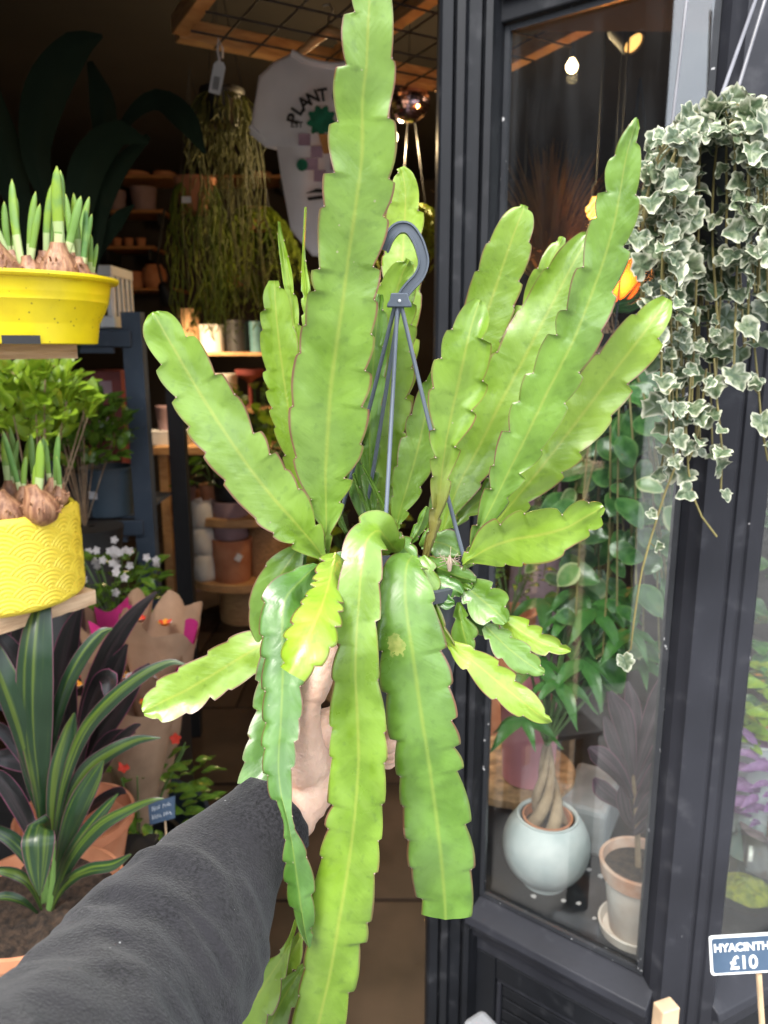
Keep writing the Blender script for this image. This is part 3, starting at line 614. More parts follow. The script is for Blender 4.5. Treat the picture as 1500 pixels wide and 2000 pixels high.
def stem(pts, tint, seed=0, roll=0.0, curl=.05, tooth=.021, depth=.17, flat=False, woody=0, scar=None, K=5, thick=.0021, wave=1.0):
    rnd = random.Random(seed * 13 + 5)
    P = [(*at(p[0], p[1], p[2]), p[3] * mpp(p[1], p[2])) for p in pts]
    L = sum(math.dist(P[i][:3], P[i + 1][:3]) for i in range(len(P) - 1)); n = max(14, int(L / .0016))
    Q = cr_spline(P, n); v = 0
    # tooth positions on either side
    def teeth():
        t = [rnd.uniform(-.015, 0)]
        while t[-1] < L + .05: t.append(t[-1] + tooth * rnd.uniform(.6, 1.5))
        return t
    TT = (teeth(), teeth()); dep = [[rnd.uniform(.35, 1.3) for _ in T] for T in TT]
    fr, bk, uv = [], [], []; notch = []
    last = [0, 0]; k = 2 * K + 1
    for i, q in enumerate(Q):
        p = Vector(q[:3]); t = (Vector(Q[min(i + 2, n - 1)][:3]) - Vector(Q[max(i - 2, 0)][:3])).normalized()
        if i: v += (p - Vector(Q[i - 1][:3])).length
        s = t.cross((p - CAM).normalized()).normalized(); nn = s.cross(t)
        if nn.dot(CAM - p) < 0: nn = -nn
        f = i / (n - 1)
        if isinstance(roll, (list, tuple)):
            g = f * (len(roll) - 1); a = min(int(g), len(roll) - 2); rr = roll[a] + (roll[a + 1] - roll[a]) * (g - a)
        else: rr = roll
        s2 = s * math.cos(rr) + nn * math.sin(rr); n2 = nn * math.cos(rr) - s * math.sin(rr)
        w = max(q[3], .0022) / max(.35, math.cos(rr))
        E = []
        for side in (0, 1):
            T = TT[side]; z = 0
            while z < len(T) - 2 and v >= T[z + 1]: z += 1
            ph = (v - T[z]) / (T[z + 1] - T[z])
            if z != last[side] and i > 3: notch.append((i, side)); last[side] = z
            d_ = min(.0050 * dep[side][z], .5 * w) / max(w / 2, .003) * (depth / .17)
            d_ = min(d_, .45)
            e = 1 - d_ * (1 - min(1, ph / .75)) ** 1.6 - d_ * .2 * max(0, (ph - .9) / .1) ** 2
            E.append(e if w > .008 else 1)
        th = thick * (1 if w > .01 else w / .01 + .6)
        for j in range(-K, K + 1):
            u = j / K; u = math.copysign(abs(u) ** .8, u)
            e = E[0] if u < 0 else E[1]
            wv = wave * (.0042 * noise.noise(Vector((v * 22, u * .9, seed * 3.1))) + .0016 * abs(u) * noise.noise(Vector((v * 60, u * 2, seed * 1.7 + 9))))
            rib = .0011 * math.exp(-(u / .10) ** 2)
            h = curl * w * (u * u - .3) + wv
            c = p + s2 * (u * e * w / 2) + n2 * h
            tk = th * (.45 + .55 * (1 - u * u))
            fr.append(c + n2 * (tk / 2 + rib)); bk.append(c - n2 * (tk / 2 + rib)); uv.append(((u + 1) / 2, v))
    mb = MB(); N = len(fr)
    fs = [(i * k + j, i * k + j + 1, i * k + k + j + 1, i * k + k + j) for i in range(n - 1) for j in range(k - 1)]
    fs += [(N + i * k + j + 1, N + i * k + j, N + i * k + k + j, N + i * k + k + j + 1) for i in range(n - 1) for j in range(k - 1)]
    for i in range(n - 1):
        for j in (0, k - 1): fs.append((i * k + j, i * k + k + j, N + i * k + k + j, N + i * k + j))
    for i in (0, n - 1):
        for j in range(k - 1): fs.append((i * k + j, i * k + j + 1, N + i * k + j + 1, N + i * k + j))
    mb.add(fr + bk, fs, uv + uv)
    mb.mi = 1
    for i, side in notch:
        p = fr[i * k + (0 if side == 0 else k - 1)]; r = rnd.uniform(.0004, .0008)
        mb.add([p + Vector(q) * r for q in ((1, 0, 0), (-1, 0, 0), (0, 1, 0), (0, -1, 0), (0, 0, 1), (0, 0, -1))], [(0, 2, 4), (2, 1, 4), (1, 3, 4), (3, 0, 4), (2, 0, 5), (1, 2, 5), (3, 1, 5), (0, 3, 5)])
    o = mb.build('stem', [M['cactus'], M['areole']], HP, True, angle=75)
    o['tint'] = float(tint); o['woody'] = float(woody)
    if scar: o['scar_u'], o['scar_v'], o['scar_r'] = scar
    return o
S = [
 # upright stems -------------------------------------------------- points (px, py, Y, width px)
 dict(pts=[(634, 1085, .565, 16), (637, 1040, .56, 30), (637, 1000, .558, 62), (636, 930, .555, 112), (640, 850, .552, 150), (646, 760, .548, 158), (655, 690, .545, 150), (668, 600, .54, 140), (681, 500, .535, 134), (695, 400, .53, 140), (707, 300, .525, 140), (708, 200, .52, 124), (716, 120, .515, 116), (721, 0, .51, 90), (726, -60, .508, 66), (730, -105, .506, 20)], tint=.52, depth=.2, tooth=.026),
 dict(pts=[(634, 1092, .555, 16), (608, 1058, .55, 62), (575, 1020, .545, 98), (530, 968, .54, 116), (480, 905, .535, 122), (430, 832, .53, 124), (385, 758, .525, 114), (350, 700, .522, 104), (320, 650, .52, 84), (304, 622, .519, 54), (298, 612, .519, 22)], tint=.62, roll=.15, depth=.16, tooth=.024),
 dict(pts=[(607, 1015, .62, 12), (592, 950, .62, 42), (578, 870, .618, 66), (562, 790, .616, 76), (549, 700, .614, 78), (541, 630, .612, 66), (537, 580, .61, 52), (536, 548, .61, 22)], tint=.75, depth=.12),
 dict(pts=[(602, 930, .65, 12), (594, 820, .65, 30), (584, 720, .65, 34), (572, 620, .65, 30), (560, 530, .65, 20), (549, 470, .65, 12), (545, 433, .65, 4)], tint=.8, depth=.1),
 dict(pts=[(612, 820, .64, 24), (606, 720, .64, 28), (602, 630, .64, 26), (597, 560, .64, 18), (593, 500, .64, 7), (597, 405, .64, 4)], tint=.75, depth=.16),
 dict(pts=[(742, 1050, .66, 12), (748, 980, .66, 36), (756, 890, .66, 66), (766, 780, .66, 84), (776, 660, .66, 88), (784, 540, .66, 84), (790, 440, .66, 78), (792, 380, .66, 62), (788, 345, .66, 40), (782, 328, .66, 16)], tint=.98, depth=.16, tooth=.028),
 dict(pts=[(744, 1040, .632, 12), (752, 960, .632, 44), (758, 860, .63, 74), (762, 760, .628, 92), (766, 660, .626, 96), (772, 580, .624, 84), (788, 530, .622, 52), (800, 508, .62, 18)], tint=.7, curl=.10),
 dict(pts=[(728, 1035, .61, 12), (724, 960, .61, 30), (722, 880, .61, 42), (724, 790, .61, 52), (730, 700, .61, 56), (736, 630, .61, 44), (742, 575, .61, 12)], tint=.3),
 dict(pts=[(829, 1096, .555, 13), (838, 1060, .552, 18), (849, 1020, .55, 25), (858, 970, .546, 36), (864, 915, .542, 48), (872, 860, .539, 68), (884, 800, .536, 98), (898, 738, .534, 116), (908, 690, .533, 104), (920, 640, .532, 82), (930, 606, .532, 54), (938, 586, .532, 22)], tint=.62, woody=1, curl=.13, depth=.2, wave=1.5),
 dict(pts=[(850, 1010, .65, 14), (872, 900, .65, 50), (893, 800, .65, 72), (920, 700, .648, 90), (948, 620, .646, 98), (972, 550, .644, 98), (992, 490, .642, 90), (1010, 440, .64, 70), (1020, 415, .64, 46), (1024, 402, .64, 18)], tint=.72, depth=.14, tooth=.026),
 dict(pts=[(900, 900, .645, 20), (945, 810, .645, 56), (985, 720, .645, 66), (1020, 640, .645, 66), (1050, 575, .643, 60), (1075, 520, .64, 52), (1090, 485, .64, 36), (1099, 463, .64, 12)], tint=.7),
 dict(pts=[(856, 1090, .60, 12), (868, 1035, .60, 26), (882, 985, .60, 52), (905, 930, .598, 84), (942, 860, .595, 104), (985, 775, .592, 114), (1030, 688, .59, 114), (1075, 600, .588, 104), (1115, 525, .586, 84), (1145, 475, .585, 52), (1165, 442, .585, 14)], tint=.66, curl=.09, roll=-.2, tooth=.024, depth=.12),
 dict(pts=[(908, 1112, .54, 13), (920, 1075, .538, 22), (943, 1022, .536, 42), (976, 955, .534, 60), (1010, 885, .532, 86), (1048, 805, .53, 100), (1085, 730, .528, 104), (1125, 650, .525, 98), (1163, 555, .522, 96), (1192, 460, .52, 92), (1210, 375, .518, 80), (1224, 300, .516, 56), (1236, 255, .516, 28), (1242, 232, .516, 8)], tint=.42, roll=.25, depth=.16, tooth=.025),
 dict(pts=[(928, 1080, .575, 12), (958, 1036, .574, 34), (1000, 982, .572, 64), (1052, 918, .57, 92), (1110, 845, .568, 108), (1170, 766, .565, 106), (1225, 692, .562, 100), (1266, 638, .56, 84), (1290, 604, .56, 56), (1304, 583, .56, 22)], tint=.85, roll=.1, tooth=.030, depth=.2),
 dict(pts=[(905, 1098, .535, 10), (922, 1086, .532, 40), (955, 1068, .528, 84), (1000, 1054, .522, 108), (1045, 1046, .516, 112), (1085, 1036, .51, 98), (1108, 1028, .508, 80), (1130, 1016, .506, 76), (1155, 1002, .504, 66), (1170, 993, .503, 44), (1178, 988, .503, 14)], tint=.72, curl=.08, depth=.2, roll=.3),
 dict(pts=[(772, 1035, .60, 12), (782, 995, .60, 40), (797, 945, .60, 64), (814, 885, .60, 76), (830, 815, .60, 66), (845, 750, .60, 40), (852, 718, .60, 14)], tint=.5),
 dict(pts=[(1000, 985, .60, 20), (1022, 930, .60, 40), (1038, 885, .60, 30), (1047, 845, .60, 8)], tint=.95),
 dict(pts=[(880, 1028, .60, 16), (905, 1003, .60, 34), (945, 972, .60, 50), (985, 935, .60, 50), (1020, 890, .60, 20)], tint=.6),
 dict(pts=[(845, 1060, .615, 16), (850, 1020, .615, 34), (862, 975, .615, 44), (880, 930, .615, 30), (892, 895, .615, 10)], tint=.35),
 dict(pts=[(718, 1042, .625, 10), (708, 1000, .625, 28), (700, 955, .625, 40), (694, 905, .625, 38), (688, 860, .625, 20)], tint=.2),
 dict(pts=[(730, 1030, .595, 8), (715, 990, .595, 9), (697, 948, .595, 8), (690, 925, .595, 6)], tint=.35),
 dict(pts=[(758, 1012, .585, 8), (742, 975, .585, 10), (722, 935, .585, 9), (707, 908, .585, 6)], tint=.4),
 # stems that arch over the pot's rim and hang down --------------
 dict(pts=[(772, 1078, .555, 40), (757, 1054, .54, 74), (735, 1040, .522, 88), (716, 1058, .505, 88), (707, 1100, .494, 84), (702, 1160, .486, 88), (697, 1230, .479, 92), (694, 1310, .473, 94), (698, 1400, .468, 110), (700, 1490, .464, 114), (692, 1600, .46, 114), (679, 1700, .457, 120), (662, 1800, .454, 126), (645, 1900, .451, 112), (622, 2000, .449, 104), (600, 2100, .447, 96), (585, 2170, .446, 60), (578, 2200, .445, 18)], tint=.62, depth=.14, tooth=.027, curl=-.05),
 dict(pts=[(806, 1084, .55, 34), (795, 1104, .535, 84), (791, 1150, .522, 108), (796, 1210, .512, 126), (808, 1290, .505, 142), (822, 1390, .50, 142), (838, 1490, .497, 134), (853, 1600, .494, 136), (863, 1690, .492, 132), (868, 1750, .491, 116), (870, 1792, .49, 104)], tint=.30, depth=.16, tooth=.028, curl=-.06, flat=True, scar=(.28, .074, .0112)),
 dict(pts=[(652, 1084, .54, 40), (648, 1108, .52, 58), (642, 1138, .492, 66), (632, 1175, .465, 84), (618, 1212, .445, 102), (600, 1252, .43, 104), (582, 1290, .422, 84), (568, 1316, .419, 62)], tint=1.0, roll=[-.3, .35], curl=-.12, depth=.13, tooth=.013, thick=.0018),
 dict(pts=[(618, 1106, .545, 20), (590, 1132, .53, 58), (558, 1172, .512, 92), (552, 1230, .50, 94), (553, 1310, .488, 88), (550, 1400, .475, 78), (544, 1490, .462, 66), (549, 1550, .455, 46), (562, 1600, .45, 20), (572, 1650, .446, 40), (581, 1710, .443, 58), (590, 1770, .441, 52), (599, 1825, .44, 26), (604, 1850, .44, 8)], tint=.14, depth=.1, curl=-.08, roll=[0, .1, .2, 0, .2, .2]),
 dict(pts=[(560, 1190, .555, 34), (548, 1260, .55, 72), (543, 1330, .545, 90), (541, 1400, .535, 98), (532, 1470, .52, 110), (526, 1534, .505, 124)], tint=.16, depth=.12, flat=True),
 dict(pts=[(590, 1062, .575, 16), (568, 1092, .57, 54), (545, 1130, .566, 80), (528, 1180, .563, 84), (518, 1225, .56, 64), (514, 1262, .56, 18)], tint=.42, depth=.12),
 dict(pts=[(560, 1232, .565, 50), (520, 1255, .56, 78), (470, 1284, .555, 90), (415, 1318, .55, 90), (360, 1350, .546, 92), (318, 1370, .543, 82), (292, 1384, .541, 56), (280, 1390, .54, 22)], tint=.86, depth=.13, curl=.06, tooth=.02),
 # short segments on the right of the pot -------------------------
 dict(pts=[(900, 1142, .545, 12), (918, 1152, .54, 54), (942, 1172, .535, 84), (964, 1190, .531, 80), (980, 1206, .528, 50), (988, 1216, .527, 16)], tint=.34, depth=.22, tooth=.016, curl=.1),
 dict(pts=[(897, 1176, .54, 8), (900, 1206, .537, 34), (905, 1232, .535, 54), (912, 1258, .533, 42), (918, 1277, .532, 12)], tint=.35, depth=.2, tooth=.014, roll=.3),
 dict(pts=[(876, 1254, .53, 12), (900, 1274, .526, 40), (938, 1303, .522, 62), (980, 1338, .518, 70), (1020, 1370, .514, 62), (1052, 1396, .511, 38), (1075, 1410, .51, 8)], tint=.97, depth=.14, tooth=.022),
 dict(pts=[(948, 1222, .535, 20), (966, 1240, .532, 46), (995, 1268, .528, 60), (1025, 1291, .525, 56), (1050, 1308, .523, 32), (1063, 1314, .522, 8)], tint=.36, depth=.18, tooth=.016),
 dict(pts=[(976, 1204, .54, 18), (998, 1220, .538, 44), (1030, 1240, .535, 56), (1062, 1257, .532, 48), (1092, 1266, .53, 30), (1115, 1271, .529, 6)], tint=.92, depth=.18, tooth=.016),
 dict(pts=[(846, 1162, .535, 12), (850, 1190, .532, 14), (862, 1225, .53, 14), (878, 1256, .529, 16), (884, 1264, .529, 10)], tint=.6, roll=.9, depth=.2),
 dict(pts=[(918, 1186, .56, 20), (930, 1205, .558, 44), (948, 1225, .556, 40), (960, 1232, .555, 12)], tint=.1),
 dict(pts=[(836, 1098, .548, 18), (862, 1106, .544, 34), (892, 1118, .541, 36), (915, 1126, .539, 22), (930, 1130, .538, 6)], tint=.25, roll=.7, depth=.2, tooth=.014),
 dict(pts=[(842, 1128, .545, 40), (868, 1142, .54, 52), (890, 1152, .537, 46), (902, 1160, .536, 16)], tint=.12, tooth=.015),
 dict(pts=[(822, 1090, .548, 26), (830, 1110, .543, 44), (836, 1136, .539, 50), (838, 1160, .536, 36), (842, 1182, .534, 14)], tint=.5, tooth=.014),
 dict(pts=[(822, 1066, .57, 22), (842, 1058, .568, 56), (866, 1062, .566, 72), (886, 1072, .564, 50), (900, 1082, .563, 14)], tint=.26, tooth=.014, depth=.2),
 dict(pts=[(764, 1048, .565, 12), (780, 1056, .56, 36), (795, 1074, .556, 44), (806, 1090, .553, 24), (814, 1098, .552, 8)], tint=.22, roll=.4, tooth=.012, depth=.22),
 dict(pts=[(690, 1085, .56, 16), (672, 1095, .556, 44), (655, 1120, .552, 56), (648, 1160, .55, 44), (650, 1200, .549, 14)], tint=.12),
 # new growth near the bottom edge --------------------------------
 dict(pts=[(578, 1800, .478, 8), (566, 1838, .475, 12), (552, 1868, .472, 28), (536, 1893, .469, 56), (515, 1925, .466, 84), (487, 1970, .462, 92), (462, 2020, .458, 92), (438, 2080, .454, 70), (425, 2120, .452, 20)], tint=.82, depth=.24, tooth=.03),
 dict(pts=[(588, 1826, .485, 14), (576, 1852, .484, 40), (562, 1880, .483, 48), (548, 1905, .482, 36), (538, 1918, .482, 12)], tint=.9),
 dict(pts=[(596, 1882, .48, 10), (580, 1906, .478, 36), (560, 1938, .476, 58), (538, 1980, .474, 66), (512, 2040, .472, 60), (495, 2090, .47, 20)], tint=.5, depth=.3, tooth=.03),
]
S += [  # small tangled segments at the crown
 dict(pts=[(860, 1110, .55, 8), (880, 1122, .545, 26), (905, 1135, .541, 30), (922, 1148, .538, 8)], tint=.3, roll=.5, tooth=.012),
 dict(pts=[(838, 1150, .54, 10), (852, 1168, .536, 34), (872, 1176, .533, 36), (888, 1178, .531, 10)], tint=.08, tooth=.012),
 dict(pts=[(800, 1062, .59, 8), (815, 1040, .59, 24), (826, 1015, .59, 26), (834, 990, .59, 6)], tint=.3),
 dict(pts=[(676, 1040, .60, 8), (664, 1015, .60, 14), (655, 985, .60, 14), (650, 960, .60, 5)], tint=.3),
 dict(pts=[(905, 1110, .57, 8), (935, 1090, .575, 14), (960, 1062, .58, 12), (975, 1040, .585, 5)], tint=.55),
 dict(pts=[(600, 1072, .585, 10), (588, 1090, .583, 26), (580, 1118, .582, 28), (584, 1145, .581, 8)], tint=.1),
]
for i, d in enumerate(S):
    if d['tint'] < .9: d['tint'] *= .97
    stem(seed=i + 1, **d)
# a dried flower stub with bristles
sb = at(878, 1105, .535); stub = MB().lathe(sb, [(.0012, -.004), (.0020, .0), (.0022, .003), (.0012, .006), (.0005, .008)], 10)
for k in range(22):
    a = random.uniform(0, 6.28); q = sb + Vector((math.cos(a) * .004, math.sin(a) * .004, random.uniform(0, .009)))
    stub.tube([q, q + Vector((math.cos(a) * .005, math.sin(a) * .005, random.uniform(-.004, .007)))], .00022, 4)
stub.build('dried_bud', M['areole'], HP)
# ------------------------------------------------------------------ the photographer's arm and hand
wr = at(560, 1590, .505)
PE = thing('person', at(60, 2300, .16), 'person in a charcoal sleeve reaching in from the lower left, gripping the pot', 'person')
def skin_mesh(V, E, rad, sub=2):
    me = bpy.data.meshes.new('body'); me.from_pydata([tuple(v) for v in V], E, [])
    o = bpy.data.objects.new('body', me); C.objects.link(o)
    md = o.modifiers.new('skin', 'SKIN'); md.use_smooth_shade = True; md.branch_smoothing = .6
    for i, r in enumerate(rad):
        me.skin_vertices[0].data[i].radius = r if isinstance(r, tuple) else (r, r)
    me.skin_vertices[0].data[0].use_root = True
    s = o.modifiers.new('sub', 'SUBSURF'); s.levels = s.render_levels = sub
    dg = bpy.context.evaluated_depsgraph_get(); m2 = bpy.data.meshes.new_from_object(o.evaluated_get(dg))
    bpy.data.objects.remove(o); return m2
HV, HE, HR = [], [], []
def hv(px, py, Y, r, prev=None):
    HV.append(at(px, py, Y)); HR.append(r)
    if prev is not None: HE.append((prev, len(HV) - 1))
    return len(HV) - 1
a0 = hv(505, 1625, .49, (.028, .026))
a1 = hv(565, 1590, .508, (.029, .027), a0); a2 = hv(612, 1548, .525, (.031, .028), a1)
th0 = hv(600, 1508, .517, .021, a2); th1 = hv(592, 1462, .508, .0160, th0); th2 = hv(593, 1418, .503, .0128, th1); th3 = hv(600, 1374, .502, .0112, th2)
th4 = hv(614, 1335, .504, .0128, th3); th5 = hv(632, 1288, .509, .0118, th4); th6 = hv(646, 1248, .514, .0085, th5)
pm = hv(640, 1492, .552, (.034, .028), a2); pm2 = hv(660, 1440, .575, (.033, .024), pm)
pm3 = hv(642, 1372, .566, .027, pm2)
for k, (dy, dY) in enumerate(((0, .0), (16, .016), (30, .030), (40, .044))):
    f0 = hv(675, 1430 + dy, .598 + dY * .6, .0115, pm2); f1 = hv(712, 1428 + dy, .612 + dY * .5, .0100, f0)
    f2 = hv(748, 1436 + dy, .600 + dY * .4, .0094, f1); f3 = hv(766 - 2 * k, 1450 + dy * .8, .574 + dY * .3, .0088, f2); f4 = hv(764 - 3 * k, 1458 + dy * .8, .560 + dY * .3, .0070, f3)
hm = skin_mesh(HV, HE, HR, 3)
hm.materials.clear(); hm.materials.append(M['skin'])
for v in hm.vertices:                        # tendons and creases at the wrist and the thumb
    p = Vector(v.co); d = noise.noise(p * 130) * .0003 + noise.noise(p * 55) * .0006
    q = p - CAM; zc = q.y * ct - q.z * st_; X = 750 + 1500 * q.x / zc; Yp = 1000 + 1500 * (-(q.y * st_ + q.z * ct)) / zc
    g = lambda c0, s0: math.exp(-((Yp - c0 - .12 * (X - 600)) / s0) ** 2)
    if X < 690: d -= .0022 * g(1374, 5) + .0012 * g(1386, 3.5) + .0007 * g(1468, 4) + .0007 * g(1484, 3) + .0005 * g(1452, 3)
    if 1500 < Yp < 1680: d += .0007 * math.sin((X - .28 * (Yp - 1500)) * .21) * min(1, (Yp - 1500) / 40)
    if 1385 < Yp < 1480: d += .0008 * math.sin(X * .16)
    v.co = p + v.normal * d
hm.transform(Matrix.Translation(-origin(PE))); hm.shade_smooth()
body = bpy.data.objects.new('body', hm); C.objects.link(body); body.parent = PE
# sleeve: a soft tube with folds, the cuff end tucked in
SP = [(545, 1580, .508, 172), (530, 1596, .502, 178), (508, 1618, .494, 182), (476, 1650, .482, 200), (432, 1705, .464, 250), (390, 1770, .442, 304), (334, 1855, .410, 352), (265, 1962, .37, 400), (168, 2105, .315, 480), (55, 2255, .26, 600)]
Pm = [(*at(p[0], p[1], p[2]), p[3] * mpp(p[1], p[2]) / 2) for p in SP] + [(-.165, .15, 1.25, .074), (-.18, .03, 1.265, .078), (-.20, -.10, 1.28, .082)]; Q = cr_spline(Pm, 150); nS = 72; vs = []; uvs = []
up = None; Ls = 0
for i, q in enumerate(Q):
    p = Vector(q[:3]); t = (Vector(Q[min(i + 1, 149)][:3]) - Vector(Q[max(i - 1, 0)][:3])).normalized()
    if i: Ls += (p - Vector(Q[i - 1][:3])).length
    if up is None: up = t.orthogonal().normalized()
    up = (up - t * up.dot(t)).normalized(); w = t.cross(up)
    for j in range(nS):
        a = 2 * math.pi * j / nS; r = q[3]; dvec = up * math.cos(a) + w * math.sin(a); x = p + dvec * r
        sk = Ls + .035 * math.cos(a + .9)                     # folds run slantwise round the arm
        amp = min(1, max(0, (Ls - .03) / .06)) * r
        fold = amp * (.10 * noise.noise(Vector((sk * 20, a * .5, 2))) + .13 * (.45 - abs(noise.noise(Vector((sk * 34, math.cos(a) * .9, math.sin(a) * .9))))) + .05 * (.4 - abs(noise.noise(x * 38))) + .022 * noise.noise(x * 70))
        if Ls < .016: fold += .0008 * math.sin(a * 60) - (.004 if i == 0 else 0)
        vs.append(x + dvec * fold); uvs.append((j / nS, Ls))
fs = [(i * nS + j, i * nS + (j + 1) % nS, (i + 1) * nS + (j + 1) % nS, (i + 1) * nS + j) for i in range(149) for j in range(nS)]
sl = MB(); sl.add(vs, fs, uvs)
def fleece():
    m = bpy.data.materials.new('charcoal_fleece'); n, l = nodes_of(m); b = n['Principled BSDF']; t = n.new('ShaderNodeTexCoord')
    def nz(s, d):
        k = n.new('ShaderNodeTexNoise'); k.inputs['Scale'].default_value = s; k.inputs['Detail'].default_value = d; l.new(t.outputs['Object'], k.inputs['Vector']); return k.outputs[0]
    f = nz(700, 3); c = mixc(n, l, ramp(n, l, nz(420, 6), .3, .7), (.009, .009, .010), (.026, .025, .028))
    c = mixc(n, l, ramp(n, l, nz(30, 3), .35, .7), c, (.020, .019, .022))
    vo = n.new('ShaderNodeTexVoronoi'); vo.inputs['Scale'].default_value = 85; vo.inputs['Randomness'].default_value = 1; l.new(t.outputs['Object'], vo.inputs['Vector'])
    lint = mnode(n, l, 'LESS_THAN', mnode(n, l, 'MULTIPLY_ADD', nz(300, 2), .09, vo.outputs['Distance']), .095)
    lint = mnode(n, l, 'MULTIPLY', lint, mnode(n, l, 'GREATER_THAN', nz(22, 2), .44))
    c = mixc(n, l, mnode(n, l, 'MULTIPLY', lint, .7), c, (.42, .42, .42))
    l.new(c, b.inputs['Base Color']); b.inputs['Roughness'].default_value = .95; b.inputs['Specular IOR Level'].default_value = .15
    b.inputs['Sheen Weight'].default_value = .12; b.inputs['Sheen Roughness'].default_value = .5
    bp = n.new('ShaderNodeBump'); bp.inputs['Strength'].default_value = .7; bp.inputs['Distance'].default_value = .0015; l.new(f, bp.inputs['Height']); l.new(bp.outputs[0], b.inputs['Normal'])
    return m
slo = sl.build('sleeve', fleece(), PE, True, angle=180); slo['label'] = 'charcoal sweatshirt sleeve with slanting folds'
# ------------------------------------------------------------------ display stand at the left with two rough boards
A1, A2 = at(150, 673, 1.15), at(186, 1152, 1.15)
du, dw = Vector((-.54, -.84, 0)), Vector((-.84, .54, 0))
ST = thing('display_stand', (-.72, .95, 0), 'stepped stand of rough sawn boards carrying the two yellow planters', 'stand')
def board(corner, L, W, T, name):
    c = corner; P = [c, c + du * L, c + du * L + dw * W, c + dw * W]
    mb = MB(); n = 60
    for k in range(n + 1):                      # saw-rough long edge
        s = L * k / n; p = c + du * s
        j = lambda a: .0012 * noise.noise(Vector((s * 90, a, corner.z * 7)))
        for q, (o_, z) in enumerate(((0, 0), (0, -T * .33), (0, -T * .66), (0, -T), (W, -T), (W, 0))):
            mb.v.append(p - dw * (j(q) if q < 4 else 0) + dw * o_ + Vector((0, 0, z + (j(q + 9) if q in (0, 3) else 0))))
    mb.f = [(k * 6 + a, k * 6 + (a + 1) % 6, k * 6 + 6 + (a + 1) % 6, k * 6 + 6 + a) for k in range(n) for a in range(6)] + [tuple(range(6)), tuple(range(n * 6, n * 6 + 6))]
    mb.m = [0] * len(mb.f)
    return mb.build(name, M['pine'], ST, True, angle=30)
board(A1, .75, .24, .020, 'shelf_board'); board(A2, .75, .24, .023, 'shelf_board')
for s, w in ((.66, .03), (.66, .21), (.40, .255)):
    p = A1 + du * s + dw * w
    MB().box((p.x, p.y, .79), (.035, .035, 1.58 if w > .24 else 1.52), math.atan2(du.y, du.x)).build('upright', M['pine'], ST, False, bevel=.002)
b0 = A1 + du * .12 + dw * .12
sup = MB()
for k in range(13):
    s = k / 12; p = A1 + du * (.20 + .5 * s) + dw * .03; d = .034 * min(1, (s / .35)) ** .5
    sup.v += [p + Vector((0, 0, -.0205)), p + Vector((0, 0, -.0205 - d)), p + dw * .18 + Vector((0, 0, -.0205 - d)), p + dw * .18 + Vector((0, 0, -.0205))]
sup.f = [(k * 4 + a, k * 4 + (a + 1) % 4, k * 4 + 4 + (a + 1) % 4, k * 4 + 4 + a) for k in range(12) for a in range(4)] + [(0, 1, 2, 3), (51, 50, 49, 48)]; sup.m = [0] * len(sup.f)
sup.build('under_shelf_tray', M['black'], ST, True)
def shoot_mat():
    m = bpy.data.materials.new('daffodil_shoot'); n, l = nodes_of(m); b = n['Principled BSDF']
    uv = n.new('ShaderNodeUVMap'); uv.uv_map = 'UV'; sp = n.new('ShaderNodeSeparateXYZ'); l.new(uv.outputs[0], sp.inputs[0])
    oi = n.new('ShaderNodeObjectInfo'); v = sp.outputs[1]
    t = n.new('ShaderNodeTexCoord'); k = n.new('ShaderNodeTexNoise'); k.inputs['Scale'].default_value = 40; l.new(t.outputs['Object'], k.inputs['Vector'])
    g = mixc(n, l, oi.outputs['Random'], (.085, .21, .05), (.27, .42, .04)); g = mixc(n, l, ramp(n, l, k.outputs[0], .4, .65), g, (.17, .31, .07))
    sheath = mixc(n, l, oi.outputs['Random'], (.50, .56, .28), (.40, .52, .22))
    lim = mnode(n, l, 'MULTIPLY_ADD', oi.outputs['Random'], .22, .22)
    c = mixc(n, l, mnode(n, l, 'GREATER_THAN', v, lim), sheath, g)
    c = mixc(n, l, ramp(n, l, v, .93, 1.0), c, (.34, .42, .06))
    l.new(c, b.inputs['Base Color']); b.inputs['Roughness'].default_value = .42
    tr = n.new('ShaderNodeBsdfTranslucent'); l.new(c, tr.inputs[0]); ms = n.new('ShaderNodeMixShader'); ms.inputs[0].default_value = .2
    l.new(b.outputs[0], ms.inputs[1]); l.new(tr.outputs[0], ms.inputs[2]); l.new(ms.outputs[0], n['Material Output'].inputs[0]); return m
SHOOT = shoot_mat()
def shoot(p, d, L, w, parent, seed):
    rnd = random.Random(seed); d = Vector(d).normalized(); mb = MB(); vs = []; uv = []; n = 14; k = 8
    s = d.cross(Vector((0, 1, .1))).normalized(); f = s.cross(d); bend = rnd.uniform(-.12, .12)
    for i in range(n + 1):
        t = i / n; ww = w * (.78 + .3 * t) * (1 - max(0, (t - .55) / .45) ** 2.2) ** .6 if t < 1 else .0004
        c = p + d * (L * t) + s * (bend * L * t * t)
        for j in range(k):
            a = 2 * math.pi * j / k; vs.append(c + s * math.cos(a) * ww / 2 + f * math.sin(a) * ww * .2); uv.append((j / k, t))
    mb.add(vs, [(i * k + j, i * k + (j + 1) % k, (i + 1) * k + (j + 1) % k, (i + 1) * k + j) for i in range(n) for j in range(k)], uv)
    return mb.build('shoot', SHOOT, parent, True, angle=180)
